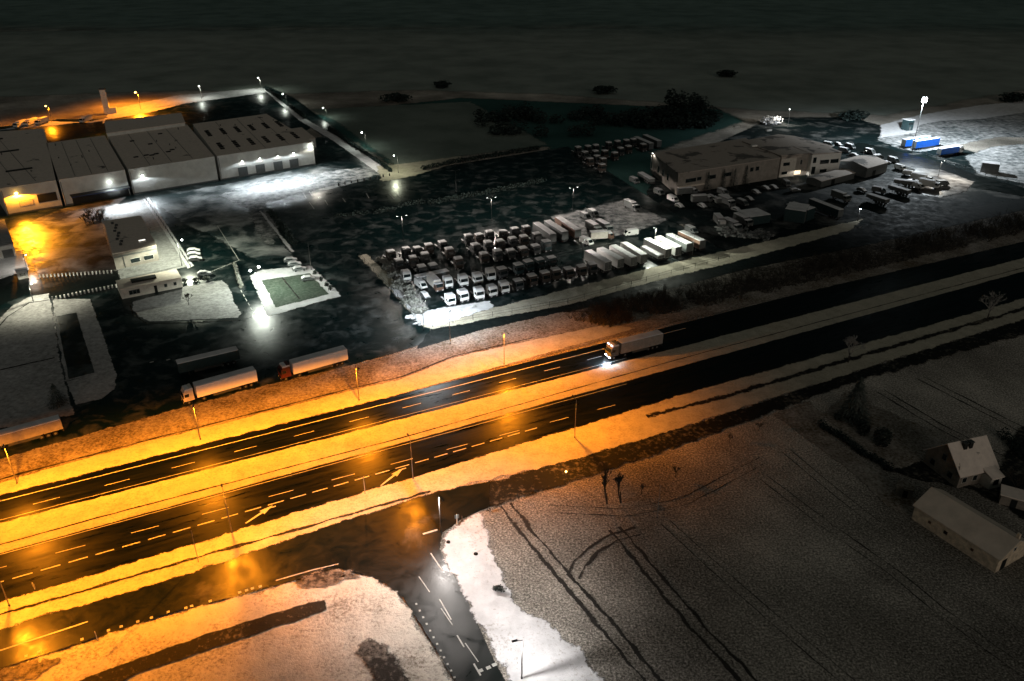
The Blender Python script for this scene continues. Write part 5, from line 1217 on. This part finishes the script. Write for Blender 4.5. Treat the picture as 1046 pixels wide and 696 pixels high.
fence([(54, 307), (119, 294)], 1.0, 1.0, 'white railing of close posts on the near side of the entrance road', 'railing', 'railing', wd=.34, rail=False, group='entrance railings')
fence([(346, 190), (372, 185), (398, 180)], 1.1, 2.6, 'row of dark bollards along the edge of the car park', 'bollard_fence', 'fence', 'dark_steel', False, .5)
fence([(148, 203), (172, 238), (195, 274)], 1.2, 4, 'thin steel fence along the office lot pavement', mat='dark_steel')
fence([(442, 335), (580, 310.5), (660, 288), (745, 264)], 1.6, 5, 'wire fence below the truck compound verge', mat='dark_steel', wd=.1)
fence([(368, 264), (402, 300), (430, 334)], 1.6, 4, 'wire fence on the left side of the truck compound', mat='dark_steel', wd=.1)
fence([(490, 282), (600, 258), (632, 252)], 1.8, 5, 'pale wire fence through the middle of the compound', mat='grey_paint', wd=.1)
fence([(938, 157), (975, 171), (1040, 190)], 1.8, 5, 'dark fence between the floodlit ground and works floor', mat='dark_steel', wd=.12)
def post(px, h, label, group=None, sign=False, face=0, mat='steel', r=.06, name='marker_post', cat='post', cap=True):
    t = empty(name, G(*px), face, label, cat, group)
    MB().tube((0, 0, 0), (0, 0, h), r, r * .8, 8).build('pole', M[mat], t); MB().tube((0, 0, 0), (0, 0, .2), r * 1.8, r * 1.5, 8).build('collar', M['dark_steel'], t)
    if sign: box(-.03, .03, -.4, .4, h - 1.0, h - .1).build('sign_plate', M['grey_paint'], t)
    return t
post((203, 575), 7.0, 'slim bare steel pole on the verge before the first arrow', 'bare poles of the verge', r=.07); post((373, 505), 4.2, 'short bare steel pole on the verge by the second arrow', 'bare poles of the verge', r=.09)
post((671, 529), 7.4, 'bare pale pole standing in the stubble field', None, mat='steel', r=.09)
post((467, 537), 2.6, 'short white post with sign on the bright snow corner', None, True, R(110), 'white_paint', .09, 'sign_post', 'sign')
post((36, 603), 1.6, 'tiny sign post at the outer lane edge near the frame', None, True, R(60), 'white_paint', .05, 'sign_post', 'sign'); post((100, 655), 2.0, 'small post on the near edge of the slip road', None, False, 0, 'white_paint', .06)
post((472, 533), 1.3, 'low orange marker post beside the white sign post', None, False, 0, 'brown_paint', .08)
for i, px in enumerate(((458, 555), (486, 567))): tag(MB().ball((0, 0, .25), .38, .34, .3).build('boulder', M['bark'], None, G(*px), 0, True), 'small dark stone on the bright snow corner, %s' % ('near the lamp foot', 'in the open snow')[i], 'stone')
# small beacon on the field track
t = empty('beacon_lamp', G(578, 487), 0, 'small orange lamp glowing on the muddy field track', 'lamp')
MB().tube((0, 0, 0), (0, 0, 1.1), .08, .06, 8).build('post', M['dark_steel'], t); MB().ball((0, 0, 1.2), .20, .20, .2).build('lamp_lens', M['lamp_sodium'], t, smooth=True)
light(t, (0, 0, 1.6), SOD, .9, 2.0, 2.0, 0, 0, 0, 1.6, .1, .1)

# ------------------------------------------------------------------ added haze balls imitating lens glare round the hall lamps
hz = bpy.data.materials.new('glare_scatter'); hz.use_nodes = True; ht = hz.node_tree
ht.nodes.remove(ht.nodes['Principled BSDF'])
vs_ = ht.nodes.new('ShaderNodeVolumeScatter'); vs_.inputs['Density'].default_value = .0035; vs_.inputs['Anisotropy'].default_value = .3
ht.links.new(vs_.outputs[0], [x for x in ht.nodes if x.type == 'OUTPUT_MATERIAL'][0].inputs['Volume'])
def halo(c, r_, label, dens=None):
    m_ = hz
    if dens:
        m_ = hz.copy(); m_.node_tree.nodes['Volume Scatter'].inputs['Density'].default_value = dens
    o = MB().ball((0, 0, 0), r_, r_, r_, 24, 16).build('halo', m_, None, c, 0, True); tag(o, label, None, None, 'stuff')

def lens_at(t_):
    for o in t_.children_recursive:
        if o.type == 'LIGHT': yield o.location
for t_, r_ in ((H[0][0], 7), (H[1][0], 8), (H[2][0], 7)):
    p_ = list(lens_at(t_))[0]; halo((p_.x + fo.x * .6, p_.y + fo.y * .6, p_.z + .4), r_ * .75, 'added glare haze glowing round a flood lamp of the warehouse')
